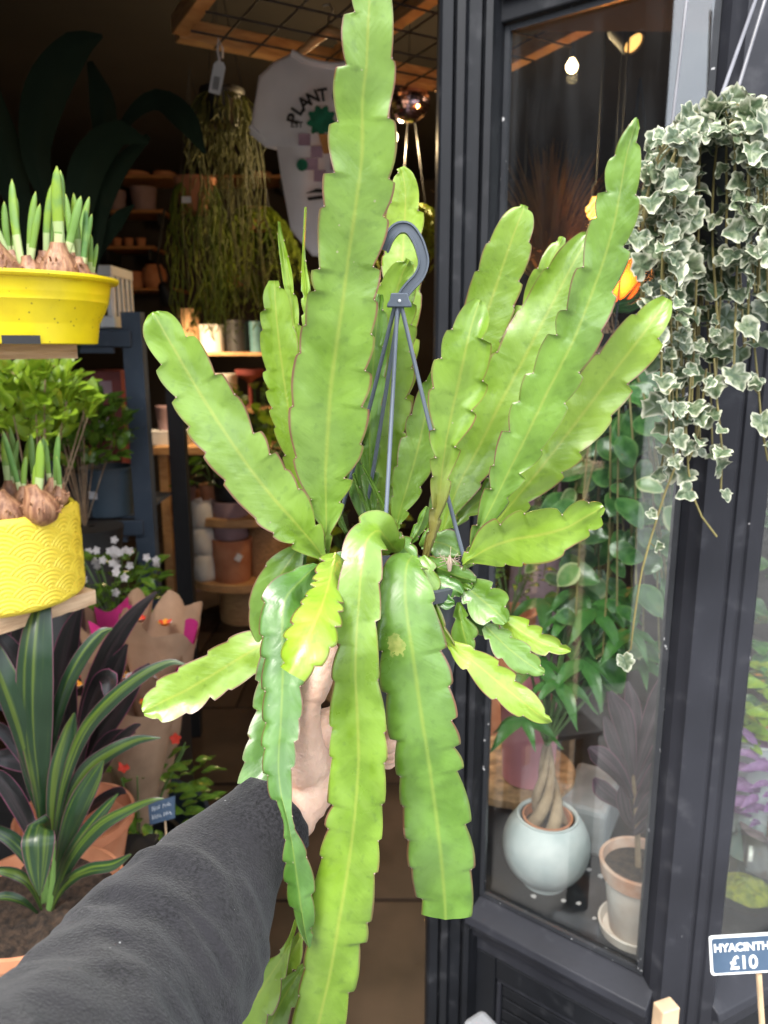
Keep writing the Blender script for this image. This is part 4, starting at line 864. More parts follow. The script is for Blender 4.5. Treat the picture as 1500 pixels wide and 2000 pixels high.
def bulb(p, r, parent, seed, shoots):
    rnd = random.Random(seed); ax = Vector((rnd.uniform(-.25, .25), rnd.uniform(-.25, .05), 1)).normalized()
    pr = [(.15, -.9), (.6, -.75), (.92, -.35), (1.0, 0), (.95, .30), (.82, .60), (.62, .90), (.45, 1.2), (.36, 1.5)]
    mb = MB().lathe(p, [(a * r, z * r) for a, z in pr], 28, cap1=True, axis=ax, fn=lambda a, z: r * (.05 * noise.noise(Vector((3 * math.cos(a), 3 * math.sin(a), z * 20 + seed))) + .008 * math.sin(a * 7 + seed)))
    top = p + ax * r * 1.15
    for k in range(26):                          # papery skin flakes and root hairs
        a = rnd.uniform(0, 6.28); q = p + Vector((math.cos(a) * r * .98, math.sin(a) * r * .98, rnd.uniform(-.2, .6) * r)); e = q + Vector((math.cos(a), math.sin(a), rnd.uniform(-.6, 1))) * r * .22
        mb.tube([q, q.lerp(e, .5) + Vector((0, 0, .002)), e], [.0018, .0012, .0003], 4)
    o = mb.build('bulb', M['bulbskin'], parent, True)
    for (dx, L, w) in shoots: shoot(top + Vector((rnd.uniform(-.004, .004) + dx * .02, rnd.uniform(-.004, .004), -.012)), (dx, rnd.uniform(-.1, .1), 1), L * 1.0, w * .82, o, rnd.random())
    return o
# upper planter: yellow plastic bowl
bc = Vector((-.522, 1.108, A1.z))
BP = thing('bulb_bowl', bc, 'glossy yellow plastic bowl of sprouting bulbs on the upper rough board', 'planter')
SXB = 1.0
def bowl_fn(a, z): return 0
bp_ = [(.108, 0), (.112, .0012), (.116, .03), (.1165, .034), (.126, .055), (.130, .0665), (.1308, .0675), (.1308, .0690), (.1315, .074), (.1325, .0785), (.1328, .080), (.1328, .0815), (.135, .094), (.1365, .098), (.1445, .0995), (.147, .103), (.1465, .107), (.142, .108), (.138, .104), (.130, .078)]
bp_ = [(r_, z_ * .84) for r_, z_ in bp_]
bowl = MB().lathe(bc, bp_, 80).build('bowl', M['yellow'], BP, True, angle=28)
for a in (-1.75, -1.05):
    f = bc + Vector((math.cos(a) * .112, math.sin(a) * .112, .0055)); MB().box(f, (.045, .012, .011), a + math.pi / 2).build('drain_notch', M['black'], bowl, False)
MB().lathe(bc + Vector((0, 0, .080)), [(.0005, .012), (.06, .010), (.134, 0)], 40, cap0=False, fn=lambda a, z: .003 * math.sin(a * 9)).build('soil', M['soil'], BP)
rb = random.Random(11)
for k, (px, py, Y, r, sh) in enumerate(((-8, 505, 1.02, .036, ((-.25, .10, .016), (.1, .07, .013))), (62, 508, 1.035, .021, ((-.18, .115, .016), (.05, .10, .014), (.2, .085, .013))), (114, 503, 1.03, .030, ((-.02, .115, .020), (.10, .112, .019), (.35, .085, .016))), (150, 513, 1.045, .022, ((-.05, .10, .014), (.12, .075, .012), (.22, .082, .012))), (178, 518, 1.07, .013, ((.12, .06, .009), (.22, .05, .009), (0, .085, .010))), (30, 500, 1.12, .022, ((-.3, .11, .018), (-.1, .085, .014), (.1, .09, .013))), (90, 500, 1.15, .022, ((.05, .11, .014), (.2, .09, .013))), (140, 500, 1.14, .020, ((0, .10, .013), (.25, .10, .014))))):
    bulb(at(px, py, Y + .035) + Vector((0, 0, -.022)), r * .9, BP, k + 3, sh)
# lower planter: ceramic with an overlapping wave-scale relief
cc = Vector((-.583, 1.118, A2.z + .0005))
CPn = thing('bulb_pot', cc, 'matte yellow ceramic pot with fan-scale relief and bulbs on the lower board', 'planter')
RS, RH, rad = .031, .0155, .120
def scale_h(x, z):
    best = None
    k0 = int(z // RH)
    for k in range(k0 - 3, k0 + 2):
        cz = k * RH; off = RS if k % 2 else 0
        cx = round((x - off) / (2 * RS)) * 2 * RS + off
        d = math.hypot(x - cx, z - cz)
        if d < RS: best = d; break
    if best is None: return 0
    return (.5 + .5 * math.cos(2 * math.pi * (best / RS) * 5.0 + math.pi)) * (1 if best > RS * .08 else .3)
na, nz_ = 420, 112; H = .140; vs = []
th0_, th1_ = -math.pi * .98, math.pi * .12
for i in range(nz_ + 1):
    z = H * i / nz_; rr = rad - .010 * max(0, 1 - z / .012) ** 2 - .004 * max(0, (z - H + .008) / .008) ** 2
    for j in range(na + 1):
        a = th0_ + (th1_ - th0_) * j / na; h = scale_h(a * rad, z) * .0013 * min(1, max(0, (H - .004 - z) / .004)) * min(1, z / .006)
        vs.append(cc + Vector((math.cos(a) * (rr + h), math.sin(a) * (rr + h), z)))
mb = MB(); w_ = na + 1; mb.add(vs, [(i * w_ + j, i * w_ + j + 1, (i + 1) * w_ + j + 1, (i + 1) * w_ + j) for i in range(nz_) for j in range(na)])
cpot = mb.build('pot', M['yellow_c'], CPn, True, angle=180)
MB().lathe(cc, [(rad - .012, .0005), (rad - .003, .012), (rad - .003, H - .006), (rad - .006, H - .0005), (rad - .012, H - .001), (rad - .014, H - .006), (rad - .015, H - .05)], 90).build('pot_lining', M['yellow_c'], cpot, True)
MB().lathe(cc + Vector((0, 0, H - .045)), [(.0005, .022), (.05, .018), (rad - .015, 0)], 40, cap0=False, fn=lambda a, z: .004 * math.sin(a * 8)).build('soil', M['soil'], CPn)
for k, (px, py, Y, r, sh) in enumerate(((80, 985, 1.04, .028, ((.12, .055, .016), (.22, .085, .017))), (15, 995, 1.03, .027, ((-.1, .085, .018), (-.2, .06, .014))), (-20, 985, 1.05, .03, ((0, .10, .017),)), (48, 968, 1.08, .017, ((-.18, .10, .012), (.02, .06, .012))), (70, 958, 1.12, .018, ((-.05, .088, .014), (.10, .085, .015))), (105, 950, 1.12, .016, ((-.05, .075, .012), (.12, .085, .012))), (20, 955, 1.14, .018, ((-.05, .09, .015), (.15, .08, .013))), (115, 962, 1.07, .014, ((0, .09, .013), (.12, .06, .011))), (45, 950, 1.17, .016, ((0, .10, .013), (.2, .09, .012))), (-25, 955, 1.15, .018, ((0, .1, .014), (.2, .09, .013))))):
    bulb(at(px, py, Y + .02) + Vector((0, 0, -.008)), r * .9, CPn, k + 31, sh)
for k in range(26):                             # fibrous bits on the soil
    a, q = rb.uniform(0, 6.28), rb.uniform(.03, .1); p = cc + Vector((math.cos(a) * q, math.sin(a) * q, H - .032)); e = p + Vector((rb.uniform(-.02, .02), rb.uniform(-.02, .02), rb.uniform(0, .02)))
    MB().tube([p, p.lerp(e, .5) + Vector((0, 0, .006)), e], .0006, 4).build('rootlet', M['stick'], CPn)
# ------------------------------------------------------------------ cordylines at the bottom left
CZ = at(88, 1782, 1.03)
stand2 = thing('low_crate', (CZ.x, CZ.y, 0), 'low black crate under the striped plant, mostly hidden by the arm', 'crate')
for i in range(5): MB().box((CZ.x - .22 + .11 * i, CZ.y + .10, CZ.z - .155), (.10, .62, .016)).build('slat', M['black'], stand2, False, bevel=.002)
for x in (-.24, .24):
    for y in (-.18, .38): MB().box((CZ.x + x, CZ.y + y, (CZ.z - .1635) / 2), (.045, .045, CZ.z - .1635)).build('leg', M['black'], stand2, False)
CR = thing('striped_cordyline', (CZ.x, CZ.y, CZ.z - .145), 'green and yellow striped cordyline in a terracotta-coloured pot at lower left', 'plant')
MB().lathe(CZ + Vector((-.01, 0, 0)), [(.085, -.145), (.088, -.144), (.118, .006), (.128, .008), (.130, .028), (.124, .029), (.120, .012), (.112, -.02)], 48).build('pot', M['terracotta'], CR)
sm = MB(); n1, n2 = 36, 9
for i in range(n2 + 1):
    for j in range(n1):
        a = 2 * math.pi * j / n1; r = .119 * i / n2 + .0005; q = Vector((math.cos(a) * r, math.sin(a) * r, 0)); q.z = .010 * noise.noise(q * 60) + .008 * noise.noise(q * 25) + .006
        sm.v.append(CZ + Vector((-.01, 0, 0)) + q)
sm.f = [(i * n1 + j, i * n1 + (j + 1) % n1, (i + 1) * n1 + (j + 1) % n1, (i + 1) * n1 + j) for i in range(n2) for j in range(n1)]; sm.m = [0] * len(sm.f)
sm.build('soil', M['soil'], CR)
MB().tube([at(92, 1800, 1.04), at(90, 1720, 1.05), at(84, 1620, 1.06), at(78, 1520, 1.07)], [.009, .008, .007, .004], 8).build('stem', M['greenstem'], CR)
MB().tube([at(95, 1795, 1.03), at(104, 1730, 1.03), at(112, 1650, 1.04), at(112, 1560, 1.05)], [.007, .006, .005, .003], 8).build('stem', M['greenstem'], CR)
TI = [[(84, 1630, 1.06, 16), (78, 1540, 1.04, 40), (70, 1440, 1.03, 74), (66, 1340, 1.025, 88), (70, 1250, 1.04, 76), (80, 1170, 1.07, 44), (88, 1120, 1.09, 8)],
 [(72, 1560, 1.05, 12), (48, 1450, 1.03, 46), (22, 1360, 1.02, 64), (-12, 1280, 1.03, 50), (-40, 1220, 1.05, 10)],
 [(94, 1520, 1.06, 12), (104, 1430, 1.06, 26), (130, 1340, 1.06, 36), (165, 1275, 1.07, 36), (200, 1235, 1.08, 24), (220, 1228, 1.08, 4)],
 [(106, 1640, 1.03, 10), (126, 1530, 1.02, 22), (165, 1430, 1.01, 34), (220, 1365, 1.0, 38), (285, 1315, 1.0, 30), (335, 1293, 1.0, 16), (364, 1298, .995, 3)],
 [(112, 1680, 1.03, 10), (128, 1580, 1.03, 26), (165, 1510, 1.03, 40), (215, 1470, 1.03, 38), (270, 1445, 1.03, 24), (314, 1441, 1.03, 3)],
 [(102, 1660, 1.05, 12), (108, 1580, 1.04, 44), (120, 1500, 1.04, 58), (136, 1430, 1.05, 36), (146, 1392, 1.05, 5)],
 [(112, 1720, 1.02, 10), (128, 1640, 1.01, 38), (155, 1570, 1.0, 54), (185, 1515, 1.0, 36), (202, 1485, 1.0, 5)],
 [(104, 1750, 1.02, 8), (130, 1680, 1.01, 26), (170, 1620, 1.0, 34), (208, 1575, 1.0, 24), (231, 1550, 1.0, 4)],
 [(106, 1760, 1.01, 8), (140, 1680, 1.0, 28), (195, 1615, .99, 34), (255, 1580, .985, 24), (300, 1562, .98, 12), (320, 1560, .98, 3)],
 [(90, 1640, 1.03, 24), (80, 1612, .99, 56), (74, 1640, .965, 78), (74, 1690, .955, 60), (76, 1730, .95, 26), (77, 1750, .95, 4)],
 [(104, 1772, 1.02, 6), (130, 1722, 1.0, 20), (175, 1698, .98, 30), (220, 1690, .97, 26), (256, 1668, .965, 5)],
 [(100, 1780, 1.02, 5), (120, 1740, 1.0, 16), (150, 1712, .99, 20), (185, 1700, .98, 4)],
 [(82, 1778, 1.02, 6), (60, 1728, 1.0, 20), (30, 1706, .99, 28), (-20, 1700, .98, 14), (-50, 1715, .98, 4)],
 [(86, 1700, 1.06, 10), (60, 1620, 1.07, 34), (30, 1560, 1.07, 44), (0, 1520, 1.07, 36), (-30, 1500, 1.07, 8)],
 [(84, 1740, 1.04, 8), (58, 1680, 1.03, 30), (25, 1640, 1.03, 36), (-30, 1610, 1.03, 20)],
 [(80, 1600, 1.06, 10), (62, 1520, 1.06, 34), (48, 1440, 1.07, 40), (40, 1380, 1.08, 6)],
 [(90, 1600, 1.07, 12), (60, 1500, 1.09, 30), (20, 1440, 1.10, 36), (-30, 1400, 1.10, 14)],
 [(74, 1784, 1.02, 6), (44, 1760, 1.0, 18), (10, 1750, .99, 22), (-30, 1760, .98, 8)]]
for i, p in enumerate(TI): blade([(a_, b_, c_, d_ * .8) for a_, b_, c_, d_ in p], K=4, fold=.14, roll=random.uniform(-.35, .35), seed=i).build('leaf', M['ti'] if i not in (13, 16) else M['tidark'], CR, True, angle=180)
DZ = at(150, 1640, 1.28)
DK = thing('burgundy_cordyline', (DZ.x, DZ.y, CZ.z - .145), 'dark burgundy cordyline with pink leaf margins behind the striped one', 'plant')
MB().lathe(Vector((DZ.x, DZ.y, CZ.z - .145)), [(.07, 0), (.072, .001), (.098, .13), (.106, .132), (.107, .15), (.101, .15), (.096, .12), (.02, .115)], 40).build('pot', M['terracotta'], DK)
MB().tube([Vector((DZ.x, DZ.y, CZ.z - .03)), at(150, 1560, 1.28), at(150, 1450, 1.28)], [.008, .007, .005], 8).build('stem', M['bark'], DK)
for i, p in enumerate([[(150, 1480, 1.28, 14), (175, 1370, 1.24, 34), (215, 1270, 1.2, 40), (262, 1200, 1.18, 28), (305, 1156, 1.17, 5)],
 [(148, 1500, 1.28, 14), (180, 1400, 1.25, 44), (215, 1320, 1.22, 48), (248, 1258, 1.2, 6)],
 [(150, 1540, 1.27, 14), (190, 1450, 1.24, 34), (235, 1380, 1.22, 36), (270, 1320, 1.2, 26), (292, 1296, 1.2, 4)],
 [(150, 1530, 1.25, 12), (170, 1400, 1.2, 30), (195, 1335, 1.17, 40), (212, 1325, 1.15, 36), (212, 1350, 1.13, 24), (207, 1368, 1.12, 3)],
 [(145, 1500, 1.3, 14), (130, 1400, 1.28, 48), (125, 1310, 1.25, 56), (140, 1230, 1.24, 36), (160, 1180, 1.24, 5)],
 [(140, 1520, 1.3, 14), (100, 1420, 1.28, 44), (50, 1330, 1.26, 56), (5, 1260, 1.24, 46), (-30, 1220, 1.24, 6)],
 [(140, 1500, 1.3, 14), (90, 1390, 1.3, 40), (55, 1290, 1.3, 50), (40, 1210, 1.3, 36), (35, 1170, 1.3, 5)],
 [(152, 1580, 1.25, 10), (190, 1510, 1.2, 22), (230, 1450, 1.17, 24), (262, 1420, 1.15, 14), (275, 1415, 1.14, 3)],
 [(150, 1560, 1.26, 12), (185, 1480, 1.22, 26), (220, 1440, 1.2, 28), (265, 1430, 1.18, 4)],
 [(150, 1600, 1.25, 10), (200, 1560, 1.2, 22), (235, 1545, 1.18, 18), (245, 1550, 1.17, 3)],
 [(140, 1560, 1.3, 12), (80, 1500, 1.28, 36), (20, 1480, 1.26, 40), (-30, 1480, 1.25, 10)]]): blade(p, K=4, fold=.16, roll=random.uniform(-.4, .4), seed=50 + i).build('leaf', M['tidark'], DK, True, angle=180)
# ------------------------------------------------------------------ kraft-wrapped bouquets in a bucket
def bouquet(px, py, Y, rtop, h, label, seed, lean, flowers):
    rnd = random.Random(seed); top = at(px, py, Y); base = top + Vector((lean[0], lean[1], -h)); axis = (top - base).normalized()
    T = thing('wrapped_bouquet', base, label, 'bouquet', 'kraft-wrapped bouquets in the metal bucket')
    mb = MB(); n = 44; k = 12; s = axis.orthogonal().normalized(); w = axis.cross(s)
    for i in range(k + 1):
        t = i / k; r = rtop * (.22 + .78 * t ** 1.15); c = base.lerp(top, t)
        for j in range(n):
            a = 2 * math.pi * j / n; z = abs(((a * 5 / (2 * math.pi) + seed * .3) % 1) - .5) * 2
            rr = r * (1 + .16 * (z - .5) * t + .11 * noise.noise(Vector((a * 2, t * 6, seed))) + .04 * noise.noise(Vector((a * 7, t * 16, seed))))
            mb.v.append(c + (s * math.cos(a) + w * math.sin(a)) * rr + axis * (t ** 4 * (.05 * (z - .5) + .03 * math.sin(2 * a + seed))))
    mb.f = [(i * n + j, i * n + (j + 1) % n, (i + 1) * n + (j + 1) % n, (i + 1) * n + j) for i in range(k) for j in range(n)]; mb.m = [0] * len(mb.f)
    mb.build('paper_wrap', M['kraft'], T, True, angle=35)
    mb2 = MB()
    for i in range(5):
        t = .72 + .27 * i / 4; r = rtop * (.22 + .78 * t ** 1.15) * .90; c = base.lerp(top, t)
        for j in range(n):
            a = 2 * math.pi * j / n; mb2.v.append(c + (s * math.cos(a) + w * math.sin(a)) * r * (1 + .07 * math.sin(7 * a + seed)) + axis * ((i / 4) ** 2 * .02 * math.sin(4 * a)))
    mb2.f = [(i * n + j, i * n + (j + 1) % n, (i + 1) * n + (j + 1) % n, (i + 1) * n + j) for i in range(4) for j in range(n) if (j + seed * 9) % 22 < 7]; mb2.m = [0] * len(mb2.f)
    mb2.build('tissue_lining', M['magenta'], T, True)
    for q in range(flowers):
        a, r = rnd.uniform(0, 6.28), rtop * .7 * rnd.random() ** .5; p = top + (s * math.cos(a) + w * math.sin(a)) * r - axis * .04
        for z in range(7): inst('petal', LM[rnd.choice(('redpetal', 'orangepetal', 'petal'))], frame(p, Vector((math.cos(z * .9 + a), math.sin(z * .9 + a), .9)), axis, .022), T)
    return T
bk = thing('metal_bucket', at(210, 1500, 1.62) * Vector((1, 1, 0)) if False else Vector((-.62, 1.62, 0)), 'dark metal flower bucket holding the paper bouquets, low at left', 'bucket')
MB().lathe(Vector((-.62, 1.62, 0)), [(.15, 0), (.155, .002), (.20, .44), (.206, .445), (.205, .455), (.197, .45), (.15, .03)], 40).build('body', M['steel'], bk)
bouquet(312, 1208, 1.62, .090, .46, 'kraft bouquet with magenta tissue nearest the doorway, top one', 1, (-.03, .0), 1)
bouquet(215, 1195, 1.70, .095, .46, 'kraft bouquet behind, tucked below the lower yellow pot', 2, (.02, .0), 2)
bouquet(262, 1320, 1.50, .105, .40, 'kraft bouquet with orange flowers in front of the others', 3, (-.03, .06), 4)
bouquet(170, 1300, 1.58, .095, .42, 'kraft bouquet at the left of the bunch with pale flowers', 4, (.02, .0), 4)
# potted begonia of red and orange flowers, chalk tag
def flower_clump(name, c, r, h, label, cat, nleaf, nflower, leafk, fl, fs, ls, seed, potm='black', pr=.07, pz=0, group=None):
    rnd = random.Random(seed); T = thing(name, (c.x, c.y, pz), label, cat, group); ph = c.z - pz
    MB().lathe(Vector((c.x, c.y, pz)), [(pr * .75, 0), (pr * .77, .001), (pr, ph * .97), (pr * 1.06, ph), (pr * .95, ph), (pr * .9, ph * .9), (.004, ph * .88)], 28).build('pot', M[potm], T)
    for k in range(nleaf):
        a = rnd.uniform(0, 6.28); q = rnd.random() ** .6; zz = rnd.random() ** .8
        p = c + Vector((math.cos(a) * r * q, math.sin(a) * r * q, h * (zz * (1 - .35 * q)))); out = Vector((math.cos(a), math.sin(a), rnd.uniform(-.3, .7)))
        inst('leaf', LM[leafk], frame(p, out, Vector((rnd.uniform(-.5, .5), rnd.uniform(-.6, .2), 1)), ls * rnd.uniform(.7, 1.2)), T)
    st = MB()
    for k in range(10):
        a = rnd.uniform(0, 6.28); st.tube([c + Vector((0, 0, -.02)), c + Vector((math.cos(a) * r * .4, math.sin(a) * r * .4, h * .5)), c + Vector((math.cos(a) * r * .7, math.sin(a) * r * .7, h * .85))], .0018, 5)
    st.build('stems', M['greenstem'], T)
    for k in range(nflower):
        a = rnd.uniform(0, 6.28); q = rnd.random() ** .6; p = c + Vector((math.cos(a) * r * q, math.sin(a) * r * q, h * (1 - .3 * q) + rnd.uniform(-.02, .03)))
        for z in range(5): inst('petal', LM[rnd.choice(fl)], frame(p, Vector((math.cos(z * 1.26 + a), -.25 + .3 * math.sin(z * 1.26 + a), math.sin(z * 1.26 + a))), (0, -1, .6), fs), T)
    return T
c = at(262, 1490, 1.55); flower_clump('begonia_plant', Vector((c.x, c.y, .46)), .16, .26, 'leafy plant with red and orange flowers beside the paper bouquets', 'plant', 120, 3, 'shrub', ('redpetal',), .014, .05, 5, 'black', .09)
c = at(262, 1650, 1.42); flower_clump('red_flowered_plant', Vector((c.x + .03, c.y, .38)), .11, .10, 'small plant with tiny red flowers just above the dark sleeve', 'plant', 50, 16, 'shrub', ('redpetal',), .012, .035, 6, 'terracotta', .07)
c = at(222, 1150, 1.95); flower_clump('white_flowered_plant', Vector((c.x, c.y, c.z - .10)), .14, .21, 'white flowered leafy plant by the blue-grey rack upright', 'plant', 150, 26, 'shrub', ('petal',), .012, .045, 7, 'black', .08, c.z - .26)
pl = thing('low_plinth', (c.x, c.y, 0), 'dark plinth below the white flowered plant', 'plinth'); MB().box((c.x, c.y, (c.z - .262) / 2), (.30, .26, c.z - .262)).build('body', M['black'], pl, False, bevel=.004)
tc0 = at(318, 1583, 1.30)
TG = thing('chalk_tag', tc0 + Vector((0, .01, -.17)), 'small dark chalk tag with two lines of white writing above the sleeve', 'sign')
Rt = Matrix.Translation(tc0) @ Matrix.Rotation(R(-17), 4, 'Y') @ Matrix.Rotation(R(-12), 4, 'X')
mb = MB(); sk = .25
P4 = [Vector((-.026 - .006, 0, -.020)), Vector((.022 - .004, 0, -.020)), Vector((.030, 0, .020)), Vector((-.024, 0, .020))]
mb.add([Rt @ p for p in P4] + [Rt @ (p + Vector((0, .002, 0))) for p in P4], [(0, 1, 2, 3), (7, 6, 5, 4), (0, 4, 5, 1), (1, 5, 6, 2), (2, 6, 7, 3), (3, 7, 4, 0)])
mb.build('board', M['chalkboard'], TG, False)
sc = MB(); rnd = random.Random(5)
for row, words in ((.008, ((-.020, -.003), (.003, .018))), (-.007, ((-.024, -.006), (.0, .014)))):
    for x0, x1 in words:
        n = int((x1 - x0) / .0022); pts = []
        for k in range(n + 1): pts.append(Rt @ Vector((x0 + (x1 - x0) * k / n + rnd.uniform(-.0006, .0006), -.0008, row + (.0042 if k % 2 else -.0042) * rnd.uniform(.5, 1.1))))
        sc.tube(pts, .00055, 4)
sc.build('chalk_writing', M['chalk'], TG)
MB().tube([tc0 + Vector((.002, .004, -.015)), tc0 + Vector((0, .01, -.17))], .002, 6).build('stake', M['stick'], TG)
# ------------------------------------------------------------------ inside the shop
def pot(name, px, py_base, Y, wpx, hpx, m, label, prof=None, lip=.04, taper=.78, cat='pot', group=None, plant=None, zbase=None):
    p = at(px, py_base, Y)
    if zbase is not None: p.z = zbase
    s = mpp(py_base, Y); r, h = wpx * s / 2, hpx * s
    pr = prof or [(taper, 0), (taper + .01, .002), (.97, .90 - lip), (1.0, .90), (1.0, 1.0), (.93, 1.0), (.90, .9), (.05, .86)]
    mb = MB().lathe(p, [(a * r, b * h) for a, b in pr], 32)
    o = mb.build(name, M[m], loc=p); tag(o, label, cat, group); return o
def wall_shelf(px0, px1, py, Y, depth, label, m='shelfwood', t=.022, y1=None):
    a, b = at(px0, py, Y), at(px1, py, Y)
    T = thing('wall_shelf', ((a.x + b.x) / 2, Y + depth / 2, a.z - t), label, 'shelf', 'wooden shelves in the shop')
    MB().box(((a.x + b.x) / 2, Y + depth / 2, a.z - t / 2), (b.x - a.x, depth, t)).build('board', M[m], T, False, bevel=.002)
    for x in (a.x + .05, b.x - .05): MB().box((x, Y + depth / 2 + .02, a.z - t - .04), (.018, depth - .06, .08)).build('bracket', M['wire'], T, False)
    return a.z
BW = 6.2
z = wall_shelf(195, 352, 268, BW, .38, 'topmost dim wooden shelf on the back wall behind the big dark leaves')
z = wall_shelf(200, 560, 341, BW, .38, 'long second shelf on the back wall, level with the shirt print')
for px, w, h, m, l in ((266, 62, 52, 'terracotta', 'tall tapered terracotta pot on the long second shelf'), (321, 52, 34, 'terracotta', 'squat round clay pot beside the tall one on the long shelf'), (511, 44, 36, 'terracotta', 'orange pot on the long shelf just left of the shirt')): pot('clay_pot', px, 341, BW + .16, w, h, m, l, zbase=z)
z = wall_shelf(190, 318, 409, BW, .38, 'third wooden shelf on the back wall with dark pots')
for px, w, h, l in ((228, 40, 40, 'dark pot at the left of the third shelf'), (282, 52, 46, 'wider dark pot on the third shelf')): pot('clay_pot', px, 409, BW + .16, w, h, 'mauve', l, zbase=z)
z = wall_shelf(190, 300, 480, BW, .38, 'fourth shelf on the back wall lined with tiny pots')
for k, px in enumerate((208, 229, 252, 276)): pot('tiny_pot', px, 480, BW + .14, 19, 18, 'terracotta', ('first', 'second', 'third', 'fourth')[k] + ' tiny terracotta pot from the left on the fourth shelf', group='tiny pots on the fourth shelf', zbase=z)
z = wall_shelf(205, 345, 562, BW, .38, 'fifth shelf on the back wall beside the white slotted crate')
pot('clay_pot', 262, 562, BW + .16, 42, 32, 'terracotta', 'small clay pot on the fifth shelf beside the white crate', zbase=z); pot('clay_pot', 303, 562, BW + .16, 48, 46, 'terracotta', 'rounded clay jar on the fifth shelf', prof=[(.6, 0), (.85, .15), (1, .5), (.9, .8), (.62, .97), (.6, 1), (.5, 1), (.5, .9), (.02, .85)], zbase=z)
z = wall_shelf(345, 640, 688, 5.0, .40, 'lamp-lit shelf with woven and cream pots, middle of the shop', 'wood')
def basket_prof(n=14): return [(.92 + (.04 if i % 2 else 0), i / n) for i in range(n + 1)] + [(.86, 1), (.84, .8), (.02, .78)]
pot('woven_basket', 371, 688, 5.12, 44, 82, 'wicker', 'tall woven basket on the lamp-lit shelf', prof=basket_prof(), cat='basket', zbase=z)
pot('cream_pot', 416, 688, 5.12, 50, 52, 'white', 'cream cylinder pot in the middle of the lamp-lit shelf', taper=.93, zbase=z)
pot('dark_pot', 464, 688, 5.12, 44, 60, 'black', 'dark cylinder pot on the lamp-lit shelf', taper=.95, zbase=z)
pot('teal_jar', 503, 688, 5.12, 30, 58, 'teal', 'narrow teal jar at the right of the lamp-lit shelf', taper=.9, zbase=z)
z = wall_shelf(395, 640, 800, 4.9, .45, 'lower shop shelf with cream pot and red dish', 'wood')
pot('cream_pot', 441, 800, 5.02, 50, 66, 'white', 'broad cream pot on the lower shop shelf', taper=.85, zbase=z)
t = pot('red_dish', 490, 800, 5.05, 56, 74, 'redbox', 'red footed dish on the lower shop shelf', prof=[(.55, 0), (.5, .03), (.15, .1), (.12, .6), (.3, .72), (.95, .86), (1, 1), (.94, 1), (.3, .8), (.02, .78)], cat='dish', zbase=z)
# clip lamp that lights that shelf
lp = at(333, 586, 4.6)
LS = thing('spot_lamp', lp, 'lit clip-on spot lamp shining down above the woven basket', 'lamp')
ax = Vector((.25, .55, -.8)).normalized()
MB().lathe(lp - ax * .05, [(.02, -.06), (.03, -.05), (.045, 0), (.06, .05), (.058, .05), (.04, 0)], 24, axis=ax).build('shade', M['black'], LS)
MB().lathe(lp - ax * .004, [(.052, 0), (.045, .006), (.01, .010)], 24, axis=ax).build('bulb_face', emit('lamp_face_glow', (1, .82, .55), 14), LS)
MB().tube([lp - ax * .10, lp - ax * .16 + Vector((0, 0, .08)), lp + Vector((-.02, .05, .5))], .008, 8).build('arm', M['black'], LS)
ld = bpy.data.lights.new('spot_lamp_light', 'SPOT'); ld.energy = 14; ld.spot_size = R(120); ld.spot_blend = .8; ld.color = (1, .72, .42); ld.shadow_soft_size = .05
lo_ = bpy.data.objects.new('spot_lamp_light', ld); C.objects.link(lo_); lo_.parent = LS; lo_.location = ax * .03; lo_.rotation_euler = (-ax).to_track_quat('Z', 'Y').to_euler()
# bench, boxes and pots on the shop floor
def floor_y(py): b = (py - 1000) / 1500; return CAMH / ((st_ + b * ct) / (ct - b * st_))
FY = 4.75
bx0, bx1 = at(308, 880, FY).x, at(420, 880, FY).x; zt = at(340, 872, FY).z
BN = thing('wooden_bench', (bx0 + .2, FY + .2, 0), 'plain pine bench with a lower shelf behind the doorway', 'bench')
MB().box(((bx0 + bx1) / 2 + .25, FY + .2, zt - .025), (bx1 - bx0 + .55, .46, .05)).build('top', M['wood'], BN, False, bevel=.004)
for x in (bx0 + .03, bx1 + .45):
    for y in (FY + .02, FY + .38): MB().box((x, y, (zt - .05) / 2), (.055, .055, zt - .05)).build('leg', M['wood'], BN, False, bevel=.003)
zl = at(370, 1012, FY).z
MB().box(((bx0 + bx1) / 2 + .25, FY + .2, zl - .012), (bx1 - bx0 + .42, .36, .024)).build('lower_shelf', M['wood'], BN, False)
p = at(325, 866, FY + .15); cb_ = thing('white_carton', (p.x, p.y, zt), 'pale flat carton on the end of the pine bench', 'box'); MB().box((p.x + .03, p.y, zt + .041), (.26, .2, .08)).build('carton', M['label'], cb_, False, bevel=.003); MB().box((p.x + .03, p.y, zt + .084), (.262, .202, .006)).build('lid', M['label'], cb_, False)
pot('clay_pot', 326, 845, FY + .15, 38, 46, 'mauve', 'ribbed clay pot standing on the pale carton', zbase=zt + .088)
pot('clay_pot', 368, 1010, FY + .1, 36, 56, 'mauve', 'pinkish pot on the bench lower shelf', zbase=zl + .001); pot('clay_pot', 398, 1010, FY + .12, 30, 48, 'terracotta', 'terracotta pot beside it on the bench lower shelf', zbase=zl + .001)
pot('floor_box_pot', 372, 1098, FY + .1, 60, 75, 'mauve', 'large square-looking clay planter on the floor under the bench', taper=.95, zbase=.006)
